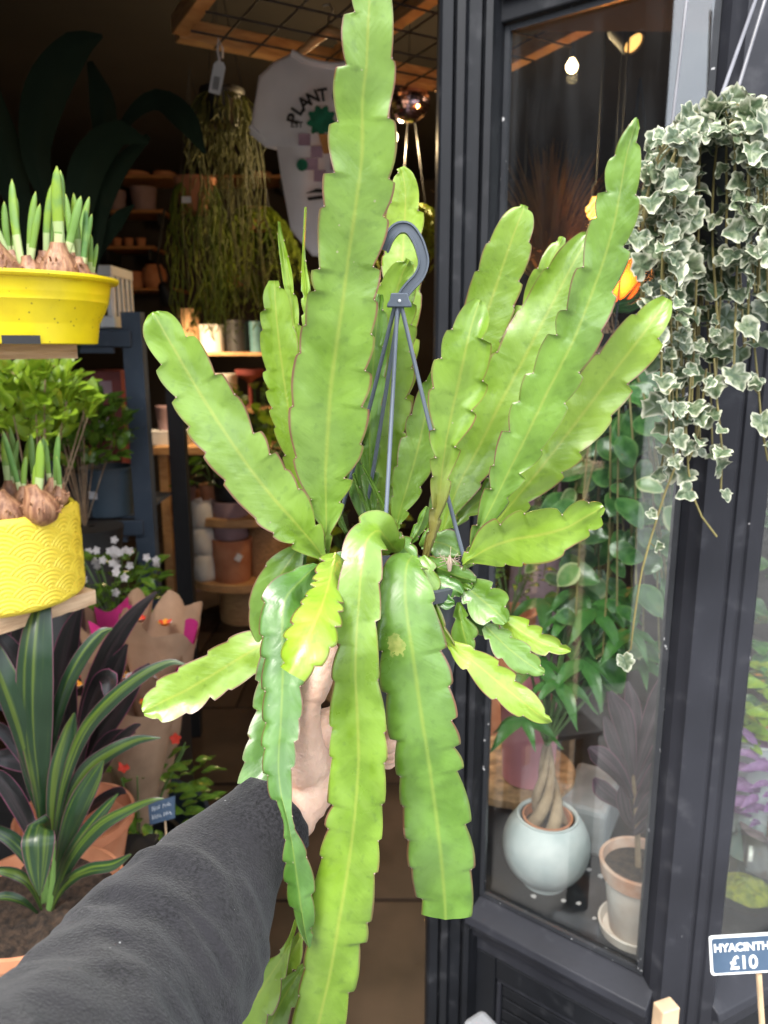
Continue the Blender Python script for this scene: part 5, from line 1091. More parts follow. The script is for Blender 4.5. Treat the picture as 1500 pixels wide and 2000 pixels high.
# cable drum table with stacked pots
DY = 4.05; dc = at(468, 1200, DY); dz = at(440, 1010, DY).z
DR = thing('cable_drum', (dc.x, DY + .25, 0), 'round wooden cable drum table with pots above and between its discs', 'table')
MB().lathe(Vector((dc.x, DY + .25, .30)), [(.34, -.045), (.345, -.04), (.345, .0), (.34, .005), (.02, .005)], 48).build('lower_disc', M['wood'], DR)
MB().lathe(Vector((dc.x, DY + .25, dz)), [(.33, -.045), (.335, -.04), (.335, .0), (.33, .005), (.02, .005)], 48).build('upper_disc', M['wood'], DR)
MB().lathe(Vector((dc.x + .05, DY + .33, .006)), [(.10, 0), (.10, dz - .056)], 24).build('core', M['wood'], DR)
MB().lathe(Vector((dc.x, DY + .25, .006)), [(.16, 0), (.16, .245)], 32).build('foot', M['wood'], DR)
vz = .3055
p = at(406, 1180, DY + .02); s = mpp(1180, DY)
vp = []
for k in range(3):
    for q in range(9):
        a = math.pi * q / 8; vp.append((.072 * (.72 + .28 * math.sin(a)), .045 + k * .1475 - .074 * math.cos(a) + .03))
tag(MB().lathe(Vector((p.x, p.y, vz)), [(.05, 0)] + vp + [(.045, .45), (.04, .40)], 32).build('bubble_vase', M['white'], loc=(p.x, p.y, vz)), 'white three-bubble vase between the discs of the cable drum', 'vase')
p = at(458, 1190, DY + .03)
def cyl(name, p, r0, r1, h, m, label, z0):
    o = MB().lathe(Vector((p.x, p.y, z0)), [(r0 * .96, 0), (r0, .006), (r1, h - .006), (r1 * .98, h), (r1 * .9, h), (r1 * .88, h * .9), (.01, h * .88)], 36).build(name, M[m], loc=(p.x, p.y, z0)); return tag(o, label, 'pot', 'stacked pots on the cable drum')
to = cyl('stacked_pot', p, .098, .112, .235, 'terracotta', 'terracotta pot with white sticker, lowest of the stack on the drum', vz)
lb = MB().box((p.x + .055, p.y - .106, vz + .15), (.035, .004, .04), .3, 0, .6).build('sticker', M['label'], to, False)
cyl('stacked_pot', p, .094, .10, .085, 'mauve', 'short mauve pot second up in the stack on the drum', vz + .237); cyl('stacked_pot', p, .096, .10, .12, 'mauve', 'taller mauve pot third up in the stack on the drum', vz + .324); cyl('stacked_pot', p, .078, .085, .13, 'black', 'black pot topping the stack on the cable drum', vz + .446)
pot('wicker_barrel', 528, 1215, DY + .15, 80, 190, 'wicker', 'tall round wicker basket right of the stacked pots', prof=[(.9 + (.035 if i % 2 else 0) + .06 * math.sin(math.pi * i / 18), i / 18) for i in range(19)] + [(.84, 1), (.8, .7), (.02, .7)], cat='basket', zbase=.308)
tp = pot('clay_pot', 414, 1012, DY + .1, 44, 56, 'terracotta', 'terracotta pot with a leafy plant on top of the drum', zbase=dz + .0055)
pot('teal_jar', 450, 1015, DY + .08, 36, 44, 'teal', 'teal glazed pot at the edge of the drum top', taper=.9, zbase=dz + .0055)
rnd = random.Random(21)
def small_plant(name, px, py, Y, spread, n, kind, size, label, zroot, up=.7):
    c = at(px, py, Y); T = thing(name, (c.x, c.y, zroot), label, 'plant'); st = MB()
    for k in range(n):
        a = rnd.uniform(0, 6.28); q = rnd.uniform(.25, 1); p = c + Vector((math.cos(a) * spread * q, math.sin(a) * spread * q * .8, spread * rnd.uniform(-.7, up)))
        st.tube([Vector((c.x, c.y, zroot)), (Vector((c.x, c.y, zroot)) + p) / 2 + Vector((0, 0, .03)), p], .0025, 4, cap=False)
        inst('leaf', LM[kind], frame(p, Vector((math.cos(a), math.sin(a), rnd.uniform(-.5, .4))), Vector((rnd.uniform(-.4, .4), -.6, .8)), size * rnd.uniform(.7, 1.3)), T)
    st.build('stems', M['greenstem'], T); return T
small_plant('leafy_plant', 415, 925, DY + .1, .12, 14, 'shrub', .13, 'dark leafy plant growing from the terracotta pot on the drum', dz + .10)
small_plant('leafy_plant', 500, 800, DY + .05, .22, 60, 'bright', .11, 'bright green leafy plant behind the big left cactus stem', dz + .03)
small_plant('leafy_plant', 520, 905, DY - .05, .15, 24, 'hoyapale', .12, 'pale patterned plant low behind the upright cactus stem', dz + .006)
small_plant('leafy_plant', 690, 1040, 3.3, .22, 40, 'bright', .10, 'yellowish plant glimpsed through the middle of the cactus', .5)
pz = thing('pot_stool', (at(690, 1040, 3.3).x, 3.3, 0), 'low stool behind the cactus holding the yellowish plant', 'stool'); MB().lathe(Vector((at(690, 1040, 3.3).x, 3.3, .006)), [(.16, 0), (.14, .25), (.16, .49), (.02, .493)], 24).build('body', M['wood'], pz)
# blue-grey steel shelving at the left, just inside
RK = thing('steel_rack', (-1.15, 2.45, 0), 'blue-grey steel shelving rack at the left inside the doorway', 'rack')
xr = -.775; zb = .006
for x, y in ((xr, 2.42), (xr, 2.86), (-1.62, 2.42), (-1.62, 2.86)):
    mb = MB().prism([(x - .03, y), (x + .03, y), (x + .03, y + .045), (x + .024, y + .045), (x + .024, y + .006), (x + .008, y + .006), (x + .008, y + .003), (x - .008, y + .003), (x - .008, y + .006), (x - .03, y + .006)], zb, 1.66)
    mb.build('upright', M['steel'] if y < 2.5 else M['black'], RK, False)
for zz in (1.60, 1.005, .42):
    MB().box(((xr - 1.62) / 2, 2.413, zz - .02), (abs(xr + 1.62) + .0, .014, .05)).build('crossbar', M['steel'], RK, False, bevel=.003)
    MB().box(((xr - 1.62) / 2, 2.40, zz - .055), (abs(xr + 1.62) - .1, .012, .016)).build('crossbar_lip', M['steel'], RK, False)
    MB().box(((xr - 1.62) / 2 - .0, 2.66, zz + .008), (abs(xr + 1.62) - .06, .43, .008)).build('shelf', M['steel'], RK, False)
MB().box((-1.045, 2.405, 1.30), (.05, .02, .62)).build('centre_strut', M['steel'], RK, False)
for k, (z0, w, h, l) in enumerate(((1.14, .13, .10, 'red carton third from the bottom of the rack pile'), (1.02, .15, .115, 'red carton at the bottom of the rack pile'), (1.245, .14, .11, 'dull red carton above, in the rack pile'), (1.36, .13, .12, 'topmost red carton in the rack pile'))):
    b = thing('red_carton', (-.965, 2.72, z0), l, 'box', 'red cartons on the steel rack'); MB().box((-.968 + .005 * k, 2.74, z0 + h / 2), (w, .22, h - .004)).build('carton', M['redbox'], b, False, bevel=.003); MB().box((-.968 + .005 * k, 2.628, z0 + h / 2), (w * .5, .003, h * .4)).build('carton_label', M['mauve'], b, False)
p = at(214, 976, 2.48); p.z = 1.0175
bp2 = MB().lathe(p, [(.070, 0), (.072, .002), (.081, .148), (.084, .150), (.084, .158), (.078, .158), (.074, .13), (.01, .125)], 40).build('blue_grey_pot', M['bluepot'], loc=p); tag(bp2, 'blue-grey plastic pot with a white sticker on the steel rack', 'pot')
MB().box((p.x - .030, p.y - .0715, p.z + .075), (.042, .003, .024), -.38).build('sticker', M['label'], bp2, False)
p2 = at(166, 970, 2.46); p2.z = 1.0175
tag(MB().lathe(p2, [(.05, 0), (.055, .002), (.06, .14), (.062, .145), (.056, .145), (.05, .12), (.01, .12)], 32).build('dark_nursery_pot', M['black'], loc=p2), 'dark nursery pot left of the blue-grey pot on the rack', 'pot')
# slotted white crate on top
p = at(185, 602, 2.44); p.z = 1.614
CRt = thing('slotted_crate', (p.x - .05, p.y + .14, p.z), 'white plastic crate with tall slots on top of the steel rack', 'crate')
W, Dp, Hc = .27, .20, .185; cx, cy = p.x - .075, p.y + .10
for sy in (-1, 1):
    for (z0, z1) in ((0, .035), (Hc - .03, Hc)): MB().box((cx, cy + sy * Dp / 2, p.z + (z0 + z1) / 2), (W, .008, z1 - z0)).build('rail', M['plasticwhite'], CRt, False, bevel=.003)
    for k in range(8): MB().box((cx - W / 2 + .012 + k * (W - .024) / 7, cy + sy * Dp / 2, p.z + Hc / 2 + .0025), (.016, .0075, Hc - .066)).build('bar', M['plasticwhite'], CRt, False, bevel=.002)
for sx in (-1, 1):
    for (z0, z1) in ((0, .035), (Hc - .03, Hc)): MB().box((cx + sx * (W / 2 - .004), cy, p.z + (z0 + z1) / 2), (.0078, Dp - .009, z1 - z0)).build('rail', M['plasticwhite'], CRt, False, bevel=.003)
    for k in range(5): MB().box((cx + sx * (W / 2 - .004), cy - Dp / 2 + .014 + k * (Dp - .028) / 4, p.z + Hc / 2 + .0025), (.0072, .018, Hc - .066)).build('bar', M['plasticwhite'], CRt, False, bevel=.002)
MB().box((cx, cy, p.z + .003), (W - .018, Dp - .01, .006)).build('base', M['plasticwhite'], CRt, False)
# glossy shrub on the rack / stand behind the bulbs
def shrub(px0, px1, py0, py1, Y0, Y1, n, kind, size, name, label, zroot, seed):
    rnd = random.Random(seed); c = at((px0 + px1) / 2, py1, (Y0 + Y1) / 2); T = thing(name, (c.x, c.y, zroot), label, 'plant'); root = Vector((c.x, c.y, zroot)); st = MB()
    for k in range(n):
        u, v = rnd.uniform(-1, 1), rnd.uniform(-1, 1)
        if u * u + v * v > 1: continue
        p = at((px0 + px1) / 2 + u * (px1 - px0) / 2, (py0 + py1) / 2 + v * (py1 - py0) / 2, rnd.uniform(Y0, Y1))
        out = (p - root); out.z *= .5; out = out.normalized() + Vector((rnd.uniform(-.6, .6), rnd.uniform(-.7, .3), rnd.uniform(-.5, .5)))
        inst('leaf', LM[kind], frame(p, out, Vector((rnd.uniform(-.6, .6), -.4, 1)), size * rnd.uniform(.7, 1.3)), T)
        if k % 20 == 0: st.tube([root, (root + p) / 2, p], .0016, 4, cap=False)
    st.build('stems', M['bark'], T); return T
shrub(-60, 182, 716, 868, 1.5, 1.8, 380, 'bright', .046, 'leafy_shrub', 'light green glossy shrub behind the sprouting bulbs', 1.10, 2)
shrub(60, 252, 770, 915, 2.10, 2.35, 370, 'shrub', .052, 'dark_shrub', 'dark glossy shrub leaning against the steel rack', 1.03, 3)
for (xx, yy, zz, l) in ((at(59, 862, 1.65).x, 1.65, 1.10, 'black pot of the light green shrub'), (at(170, 910, 2.22).x, 2.22, 1.03, 'dark pot of the shrub against the rack')):
    ph_ = thing('plant_column', (xx, yy, 0), 'tall dark plinth under the ' + l.split(' of ')[1] if ' of ' in l else l, 'plinth'); MB().lathe(Vector((xx, yy, 0.006)), [(.09, 0), (.08, .02), (.08, zz - .12), (.075, zz - .11), (.09, zz - .002), (.01, zz)], 28).build('column', M['black'], ph_)
# big dark leaves at the top left
BLF = thing('bird_of_paradise', (-.95, 2.1, 0), 'plant with huge paddle leaves coloured near black for shade at the top left', 'plant')
MB().lathe(Vector((-1.0, 2.05, .006)), [(.13, 0), (.16, .28), (.165, .30), (.15, .30), (.01, .27)], 32).build('pot', M['black'], BLF)
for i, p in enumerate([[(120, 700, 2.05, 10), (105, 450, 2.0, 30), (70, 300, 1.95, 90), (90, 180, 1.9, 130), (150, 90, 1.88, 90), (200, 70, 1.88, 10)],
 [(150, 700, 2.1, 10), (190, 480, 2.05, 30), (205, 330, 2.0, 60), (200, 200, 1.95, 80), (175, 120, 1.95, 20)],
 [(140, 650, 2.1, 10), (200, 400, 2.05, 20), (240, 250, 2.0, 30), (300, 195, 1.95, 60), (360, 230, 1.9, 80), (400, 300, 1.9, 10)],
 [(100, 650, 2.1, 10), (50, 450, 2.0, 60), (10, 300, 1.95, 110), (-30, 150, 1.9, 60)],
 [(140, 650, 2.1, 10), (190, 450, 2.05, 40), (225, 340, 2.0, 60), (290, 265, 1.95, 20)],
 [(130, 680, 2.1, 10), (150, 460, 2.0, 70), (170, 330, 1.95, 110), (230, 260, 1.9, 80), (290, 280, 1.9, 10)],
 [(150, 700, 2.1, 10), (180, 520, 2.1, 30), (230, 430, 2.05, 44), (262, 400, 2.0, 6)]]): blade([(a_, b_, c_, d_ * .6) for a_, b_, c_, d_ in p], K=4, fold=.12, seed=80 + i, step=.03).build('leaf', M['shadedleaf'], BLF, True, angle=180)
# ------------------------------------------------------------------ ceiling rack of timber and wire, things hung from it
RZ = 2.44
def rp_(px, py, z=RZ):
    b = (py - 1000) / 1500; Y = (z - CAMH) / (-(st_ + b * ct) / (ct - b * st_)); return at(px, py, Y)
fa, fb = rp_(345, 58), rp_(760, 170)
HR_ = thing('ceiling_rack', ((fa.x + .9), fa.y, RZ - .03), 'suspended timber frame with wire grid under the ceiling', 'rack')
e0 = Vector((fa.x, fa.y, RZ)); ex = Vector((.874, .486, 0)); ey = Vector((.486, -.874, 0))
Lx, Ly = .98, 1.25
def bar(a, b, w, h, name='timber', m='wood'):
    d = b - a; return MB().box((a + b) / 2, (d.length, w, h), math.atan2(d.y, d.x)).build(name, M[m], HR_, False, bevel=.003)
bar(e0, e0 + ex * Lx, .045, .055); bar(e0 + ey * Ly, e0 + ey * Ly + ex * Lx, .045, .055)
bar(e0 + ey * .03, e0 + ey * (Ly - .03), .045, .05); bar(e0 + ex * Lx + ey * .03, e0 + ex * Lx + ey * (Ly - .03), .045, .05); bar(e0 + ex * .5 + ey * .03, e0 + ex * .5 + ey * (Ly - .03), .04, .06)
for k in range(1, 9): MB().tube([e0 + ex * (Lx * k / 9) + Vector((0, 0, -.031)), e0 + ex * (Lx * k / 9) + ey * Ly + Vector((0, 0, -.031))], .003, 6).build('grid_wire', M['wire'], HR_)
for k in range(1, 9): MB().tube([e0 + ey * (Ly * k / 9) + Vector((0, 0, -.047)), e0 + ey * (Ly * k / 9) + ex * Lx + Vector((0, 0, -.047))], .003, 6).build('grid_wire', M['wire'], HR_)
def chain(p, L, parent, n=None):
    mb = MB(); n = n or int(L / .02)
    for k in range(n):
        c = p + Vector((0, 0, -.02 * k)); s = Vector((1, 0, 0)) if k % 2 else Vector((0, 1, 0)); pts = [c + s * (.006 * math.cos(a)) + Vector((0, 0, .0125 * math.sin(a))) for a in [i * math.pi / 4 for i in range(9)]]
        mb.tube(pts, .0016, 4, cap=False)
    return mb.build('chain', M['chain'], parent)
for x, y in ((.05, .05), (.93, .05), (.05, 1.2), (.93, 1.2), (.5, .6)): chain(e0 + ex * x + ey * y + Vector((0, 0, .48)), .46, HR_)
# white price tag on a loop
pt = at(425, 148, 2.25); TGp = thing('price_tag', pt, 'white paper price tag with barcode hanging from the rack on a loop', 'tag')
Rt = Matrix.Translation(pt) @ Matrix.Rotation(R(14), 4, 'Y')
mb = MB(); P4 = [Vector(q) for q in ((-.016, 0, -.045), (.016, 0, -.045), (.016, 0, .026), (.008, 0, .036), (-.008, 0, .036), (-.016, 0, .026))]
mb.add([Rt @ q for q in P4] + [Rt @ (q + Vector((0, .0012, 0))) for q in P4], [tuple(range(5, -1, -1)), tuple(range(6, 12))] + [(i, (i + 1) % 6, 6 + (i + 1) % 6, 6 + i) for i in range(6)]); mb.build('card', M['label'], TGp, False)
mb = MB()
for k in range(9): mb.add([Rt @ Vector(q) for q in ((-.008 + k * .0018, -.0006, -.035), (-.008 + k * .0018 + .0009, -.0006, -.035), (-.008 + k * .0018 + .0009, -.0006, -.002), (-.008 + k * .0018, -.0006, -.002))], [(0, 1, 2, 3)])
mb.build('barcode', M['print_black'], TGp, False)
MB().tube([Rt @ Vector(q) for q in ((0, 0, .032), (-.012, 0, .06), (-.016, 0, .09), (0, 0, .068), (.004, 0, .045))], .003, 6).build('loop', M['label'], TGp)
# shirt on a hanger
SHY = 2.40; s0 = mpp(300, SHY)
shp = at(665, 110, SHY); SHT = thing('t_shirt', at(665, 470, SHY), 'white T-shirt with a plant print hanging on a wooden hanger', 'T-shirt')
def sp_(px, py): return at(px, py, SHY)
front = [(572, 103), (600, 118), (640, 126), (690, 126), (735, 118), (762, 103), (800, 125), (828, 148), (848, 262), (805, 288), (798, 250), (793, 340), (775, 440), (755, 500), (690, 505), (610, 500), (568, 450), (548, 340), (537, 262), (518, 287), (488, 262), (506, 150), (535, 122)]
front = [(x if x < 640 else 640 + (x - 640) * .6, y) for x, y in front]
n = len(front); mb = MB(); cen = (634, 300); rings = [1.0, .96, .8, .6, .35, .12]; vs = []
for side in (0, 1):
    for r in rings:
        for x, y in front:
            X, Y_ = cen[0] + (x - cen[0]) * r, cen[1] + (y - cen[1]) * r; p = sp_(X, Y_)
            puff = .034 * (1 - r ** 3) + .004; fold = .014 * math.sin(X * .055 + .012 * Y_) * (1 - r ** 4) * min(1, max(0, (Y_ - 150) / 200))
            vs.append(p + Vector((0, (-puff if side == 0 else puff) + fold, 0)))
K = len(rings) * n; fs = []
for side in (0, 1):
    o_ = side * K
    for i in range(len(rings) - 1):
        for j in range(n): fs.append((o_ + i * n + j, o_ + i * n + (j + 1) % n, o_ + (i + 1) * n + (j + 1) % n, o_ + (i + 1) * n + j))
    fs.append(tuple(o_ + (len(rings) - 1) * n + j for j in range(n)))
fs += [(j, (j + 1) % n, K + (j + 1) % n, K + j) for j in range(n)]
mb.add(vs, fs); mb.build('shirt', M['cotton'], SHT, True, angle=80)
col = [sp_(x, y) + Vector((0, -.012, 0)) for x, y in ((571, 106), (600, 121), (640, 130), (670, 130), (697, 121), (714, 106))]
MB().tube([Vector(q) for q in cr_spline(col, 20)], .009, 8).build('collar', M['cotton'], SHT)
for side in (0, 1):
    a, b = (sp_(490, 258), sp_(519, 283)) if side == 0 else (sp_(740, 284), sp_(763, 258)); MB().tube([a + Vector((0, -.012, .012)), b + Vector((0, -.012, .012))], .006, 6).build('hem', M['cotton'], SHT)
HG = thing('clothes_hanger', sp_(665, 60), 'wooden clothes hanger holding the white T-shirt', 'hanger')
MB().tube([sp_(572, 112) + Vector((0, 0, -.004)), sp_(600, 92), sp_(625, 70), sp_(642, 60), sp_(660, 68), sp_(690, 92), sp_(714, 112)], [.008, .012, .015, .016, .015, .012, .008], 10).build('shoulder_bar', M['wood'], HG)
MB().tube([sp_(642, 60), sp_(642, 35), sp_(650, 20), sp_(643, 8), sp_(630, 12)], .003, 8).build('hook', M['chain'], HG)
PY = SHY - .052
def pp(px, py, dy=0): return at(px, py, PY + dy)
def fl_text(ch, px, py, ang, size, m='print_black', bold=.001): lettering(ch, size, frame(pp(px, py), Vector((math.sin(ang), 0, math.cos(ang))), Vector((0, -1, .0)), 1), M[m], SHT, 'print_letter', bold)
arc_c = (640, 250); arc_r = 64
for ch, ang in zip('PLANT C', (-74, -57, -41, -24, -8, 0, 16)):
    if ch != ' ': a = R(ang); fl_text(ch, arc_c[0] + arc_r * 1.08 * math.sin(a), arc_c[1] - arc_r * math.cos(a), a, .046, bold=.0014)
for k, ch in enumerate('EST'): fl_text(ch, 571 + k * 8, 244, 0, .020, bold=.0004)
def patch(pts, m, name, dy=0):
    mb = MB(); mb.add([pp(x, y, -.0015 + dy) for x, y in pts], [tuple(range(len(pts)))]); return mb.build(name, M[m], SHT, False)
lf = []
for k in range(40):
    a = 2 * math.pi * k / 40; r = 1 + .16 * math.sin(a * 9) ; lf.append((628 + 26 * r * math.cos(a), 236 + 28 * r * math.sin(a)))
patch(lf, 'print_green', 'print_leaf'); patch([(622, 262), (662, 262), (656, 300), (632, 300)], 'print_orange', 'print_pot', -.001)
for k, (x, y) in enumerate(((583, 261), (607, 285), (598, 309), (613, 332), (631, 261), (645, 309))): patch([(x, y), (x + 23, y), (x + 23, y + 23), (x, y + 23)], 'print_mauve', 'print_square')
lf = []
for k in range(36):
    a = 2 * math.pi * k / 36; r = 1 + .25 * (k % 2); lf.append((590 + 10 * r * math.cos(a), 322 + 11 * r * math.sin(a)))
patch(lf, 'print_green', 'print_leaf', -.001); patch([(596, 378), (618, 368), (640, 370), (640, 376), (615, 376)], 'print_black', 'print_mark'); patch([(600, 385), (640, 380), (640, 387), (602, 392)], 'print_black', 'print_mark')
# mirror ball
mbp = at(799, 195, 2.9); MBL = thing('mirror_ball', mbp, 'small mirror ball with tiles tinted pink for glints hanging beside the door post', 'mirror ball')
mbm = bpy.data.materials.new('mirror_tile'); nn, ll = nodes_of(mbm); bb = nn['Principled BSDF']; bb.inputs['Metallic'].default_value = 1; bb.inputs['Roughness'].default_value = .16; bb.inputs['Base Color'].default_value = (.85, .62, .74, 1)  # base colour tinted pink in place of pink light glinting on the tiles
rb_ = .073; ti = MB(); MB().lathe(mbp, [(.001, -.070)] + [(.070 * math.sin(R(q)), -.070 * math.cos(R(q))) for q in range(10, 180, 10)] + [(.001, .07)], 32).build('core', M['black'], MBL)
for i in range(1, 18):
    th = math.pi * i / 18; m_ = max(6, int(40 * math.sin(th)))
    for j in range(m_):
        a = 2 * math.pi * j / m_; nrm = Vector((math.sin(th) * math.cos(a), math.sin(th) * math.sin(a), math.cos(th))); q = Vector((-math.sin(a), math.cos(a), 0)); w = nrm.cross(q); c_ = mbp + nrm * rb_; sz = .0053
        nrm2 = Vector((random.uniform(-.05, .05), random.uniform(-.05, .05), random.uniform(-.05, .05)))
        ti.add([c_ + q * sz * x + w * sz * y + nrm * (nrm2.dot(q) * x * sz + nrm2.dot(w) * y * sz) for x, y in ((-1, -1), (1, -1), (1, 1), (-1, 1))], [(0, 1, 2, 3)])
o = ti.build('mirror_tiles', mbm, MBL, False); o['kind'] = 'stuff'
MB().tube([mbp + Vector((0, 0, .07)), mbp + Vector((0, 0, .62))], .0015, 5).build('cord', M['wire'], MBL)
# ------------------------------------------------------------------ hanging strands and ferns inside
def strands(name, px, py, Y, wpx, lens, n, m, label, seed, r=.003, tagged=False, spread=1.0):
    rnd = random.Random(seed); c = at(px, py, Y); T = thing(name, c, label, 'plant'); s = mpp(py, Y)
    MB().lathe(c + Vector((0, 0, -.06)), [(.05, 0), (.055, .002), (.075, .11), (.08, .115), (.08, .125), (.07, .125), (.06, .1), (.01, .1)], 28).build('pot', M['terracotta'] if tagged else M['black'], T)
    for q in range(3):
        a = q * 2.1; MB().tube([c + Vector((.076 * math.cos(a), .076 * math.sin(a), .06)), c + Vector((0, 0, .45))], .0018, 5).build('hanger_wire', M['wire'], T)
    mb = MB()
    for k in range(n):
        a = rnd.uniform(0, 6.28); q = rnd.uniform(.4, 1) * wpx * s / 2; L = rnd.uniform(*lens) * s; e = c + Vector((math.cos(a) * q, math.sin(a) * q * .8, -L)); pts = []
        b = c + Vector((math.cos(a) * .06, math.sin(a) * .06, .05)); o_ = c + Vector((math.cos(a) * q * 1.1, math.sin(a) * q * .9, .02))
        for i in range(12):
            t = i / 11; p = b * (1 - t) ** 2 + o_ * 2 * t * (1 - t) * .9 + e * t * t + (b * .2 * t * (1 - t)); pts.append(p + Vector((rnd.uniform(-1, 1), rnd.uniform(-1, 1), 0)) * .026 * t)
        mb.tube(pts, [r * (1.1 - .5 * i / 11) for i in range(12)], 4, cap=False)
    o = mb.build('strands', M[m], T, True, angle=180); o['kind'] = 'stuff'; return T
strands('rhipsalis_plant', 435, 215, 3.0, 190, (60, 400), 85, 'rhipsalis', 'hanging plant of long thin olive strands below the timber rack', 3)
strands('rhipsalis_plant', 382, 385, 3.1, 130, (90, 290), 55, 'fern', 'trailing strands from a small tagged clay pot left of the shirt', 4, .004, True)
pl_ = at(364, 390, 2.98); tag(MB().box(pl_, (.035, .001, .022)).build('plant_label', M['label'], loc=pl_), 'tiny white label on the tagged clay hanging pot', 'label')
def fern(name, px, py, Y, spread, n, label, seed, m='fern', size=.09):
    rnd = random.Random(seed); c = at(px, py, Y); T = thing(name, c, label, 'plant'); mb = MB(); me = LM['fern']
    MB().lathe(c + Vector((0, 0, -.05)), [(.045, 0), (.05, .002), (.065, .09), (.07, .1), (.06, .1), (.01, .08)], 24).build('pot', M['terracotta'], T)
    for k in range(n):
        a = rnd.uniform(0, 6.28); L = spread * rnd.uniform(.5, 1.1); pts = []
        for i in range(9):
            t = i / 8; pts.append(c + Vector((math.cos(a) * L * t * .8, math.sin(a) * L * t * .7, .05 + .22 * t * spread - L * 1.25 * t * t)))
        mb.tube(pts, .0018, 4, cap=False)
        for i in range(1, 9):
            for sgn in (-1, 1):
                d = (pts[i] - pts[i - 1]).normalized(); sd = d.cross(Vector((0, 0, 1))).normalized() * sgn
                s_ = size * rnd.uniform(.6, 1.1) * (1 - .5 * i / 9); p = pts[i]; v0 = sd * .8 + d * .6
                w_ = v0.cross(Vector((0, 0, 1))).normalized() * s_ * .16; mb.add([p, p + v0 * s_ * .5 + w_, p + v0 * s_ + Vector((0, 0, -.3 * s_)), p + v0 * s_ * .5 - w_], [(0, 1, 2, 3)])
    o = mb.build('fronds', M[m], T, False); o['kind'] = 'stuff'
    for q in range(3): a = q * 2.1; MB().tube([c + Vector((.065 * math.cos(a), .065 * math.sin(a), .05)), c + Vector((0, 0, .5))], .0018, 5).build('hanger_wire', M['wire'], T)
    return T
fern('hanging_fern', 500, 430, 3.9, .34, 60, 'yellow-green hanging fern beside the T-shirt hem', 5)
fern('hanging_fern', 455, 540, 4.3, .32, 50, 'feathery hanging fern above the lamp-lit shelf', 6)
fern('hanging_fern', 800, 430, 3.3, .25, 40, 'spiky fern glimpsed between the hook and the door post', 8)
# ------------------------------------------------------------------ bulbs seen through the window
def pendant(px, py, Y, r, energy, label, col=(1, .72, .38), strength=30, cord=.5):
    c = at(px, py, Y); T = thing('bulb_lamp', c, label, 'lamp')
    MB().lathe(c, [(.002, -r)] + [(r * math.sin(R(q)), -r * math.cos(R(q))) for q in range(15, 150, 15)] + [(r * .4, r * 1.15), (r * .4, r * 1.3)], 24).build('bulb', emit('bulb_glow', col, strength), T)
    MB().lathe(c + Vector((0, 0, r * 1.25)), [(r * .5, 0), (r * .5, r * 1.2), (r * .2, r * 1.5)], 20).build('socket', M['black'], T)
    MB().tube([c + Vector((0, 0, r * 2.6)), c + Vector((0, 0, cord))], .003, 6).build('cord', M['black'], T)
    d = bpy.data.lights.new('bulb_light', 'POINT'); d.energy = energy; d.color = col; d.shadow_soft_size = r * 1.05
    o = bpy.data.objects.new('bulb_light', d); C.objects.link(o); o.parent = T; o.location = (0, 0, -r * 1.4); return T
pendant(1117, 130, 2.9, .020, 1.0, 'bare bulb glowing high in the window above the pampas', strength=5, cord=.42)
pendant(1163, 410, 2.6, .030, 2, 'orange bulb glowing beside the tallest right cactus stem', (1, .40, .07), 2.6, .85)
pendant(766, 268, 3.3, .022, 11, 'bulb glowing just under the mirror ball', strength=10, cord=.7)
pendant(1020, 505, 4.4, .03, 3, 'small distant bulb low in the window between cactus stems', (1, .5, .12), 4, 1.0)
c = at(1200, 545, 2.35); OL = thing('orange_globe_lamp', c, 'glowing orange globe lamp behind the ivy and right cactus stems', 'lamp')
MB().lathe(c, [(.002, -.075)] + [(.075 * math.sin(R(q)), -.075 * math.cos(R(q))) for q in range(15, 165, 15)] + [(.02, .075)], 28).build('globe', emit('orange_glow', (1, .16, .012), .32), OL)
MB().tube([c + Vector((0, 0, .075)), c + Vector((0, 0, .95))], .003, 6).build('cord', M['black'], OL)
d = bpy.data.lights.new('orange_light', 'POINT'); d.energy = 2.5; d.color = (1, .35, .08); d.shadow_soft_size = .08
o = bpy.data.objects.new('orange_light', d); C.objects.link(o); o.parent = OL; o.location = (0, -.1, -.02)
c = at(1235, 82, 2.4); SL = thing('track_spot', c, 'black track spotlight with a lit amber rim at the window top', 'lamp'); ax = Vector((.4, -.55, -.7)).normalized()
MB().lathe(c - ax * .05, [(.02, -.03), (.034, -.025), (.036, .06), (.030, .06), (.028, .04)], 24, axis=ax).build('can', M['black'], SL)
MB().lathe(c + ax * .004, [(.028, 0), (.02, .004), (.002, .005)], 20, axis=ax).build('lens', emit('spot_face', (1, .55, .16), .5), SL)
MB().tube([c - ax * .06, c - ax * .1 + Vector((0, 0, .1)), c + Vector((0, .1, .5))], .006, 6).build('stem', M['black'], SL)
# pampas / dried grass bunch
c = at(1068, 560, 2.35); PG = thing('dried_grass_bunch', (c.x, c.y, DECK + .0), 'bunch of dried pampas grass in a tall vase behind the window', 'dried grass')
vb = MB(); rnd = random.Random(9)
MB().lathe(Vector((c.x, c.y, DECK - .449)), [(.06, 0), (.09, .3), (.08, .75), (.05, c.z - .05 - DECK + .449), (.055, c.z - DECK + .449), (.045, c.z - DECK + .449), (.04, .6), (.01, .5)], 28).build('vase', M['mauve'], PG)
for k in range(420):
    a = rnd.uniform(0, 6.28); q = abs(rnd.gauss(0, .09)); e = c + Vector((math.cos(a) * q * 1.5, math.sin(a) * q, rnd.uniform(.12, .42) - q * .6)); m_ = c.lerp(e, .6) + Vector((0, 0, .04)); vb.tube([c, m_, e], [.0022, .0016, .0004], 3, cap=False)
o = vb.build('stalks', M['dry'], PG, False); o['kind'] = 'stuff'
# ------------------------------------------------------------------ plants in the corner window
rnd = random.Random(17)
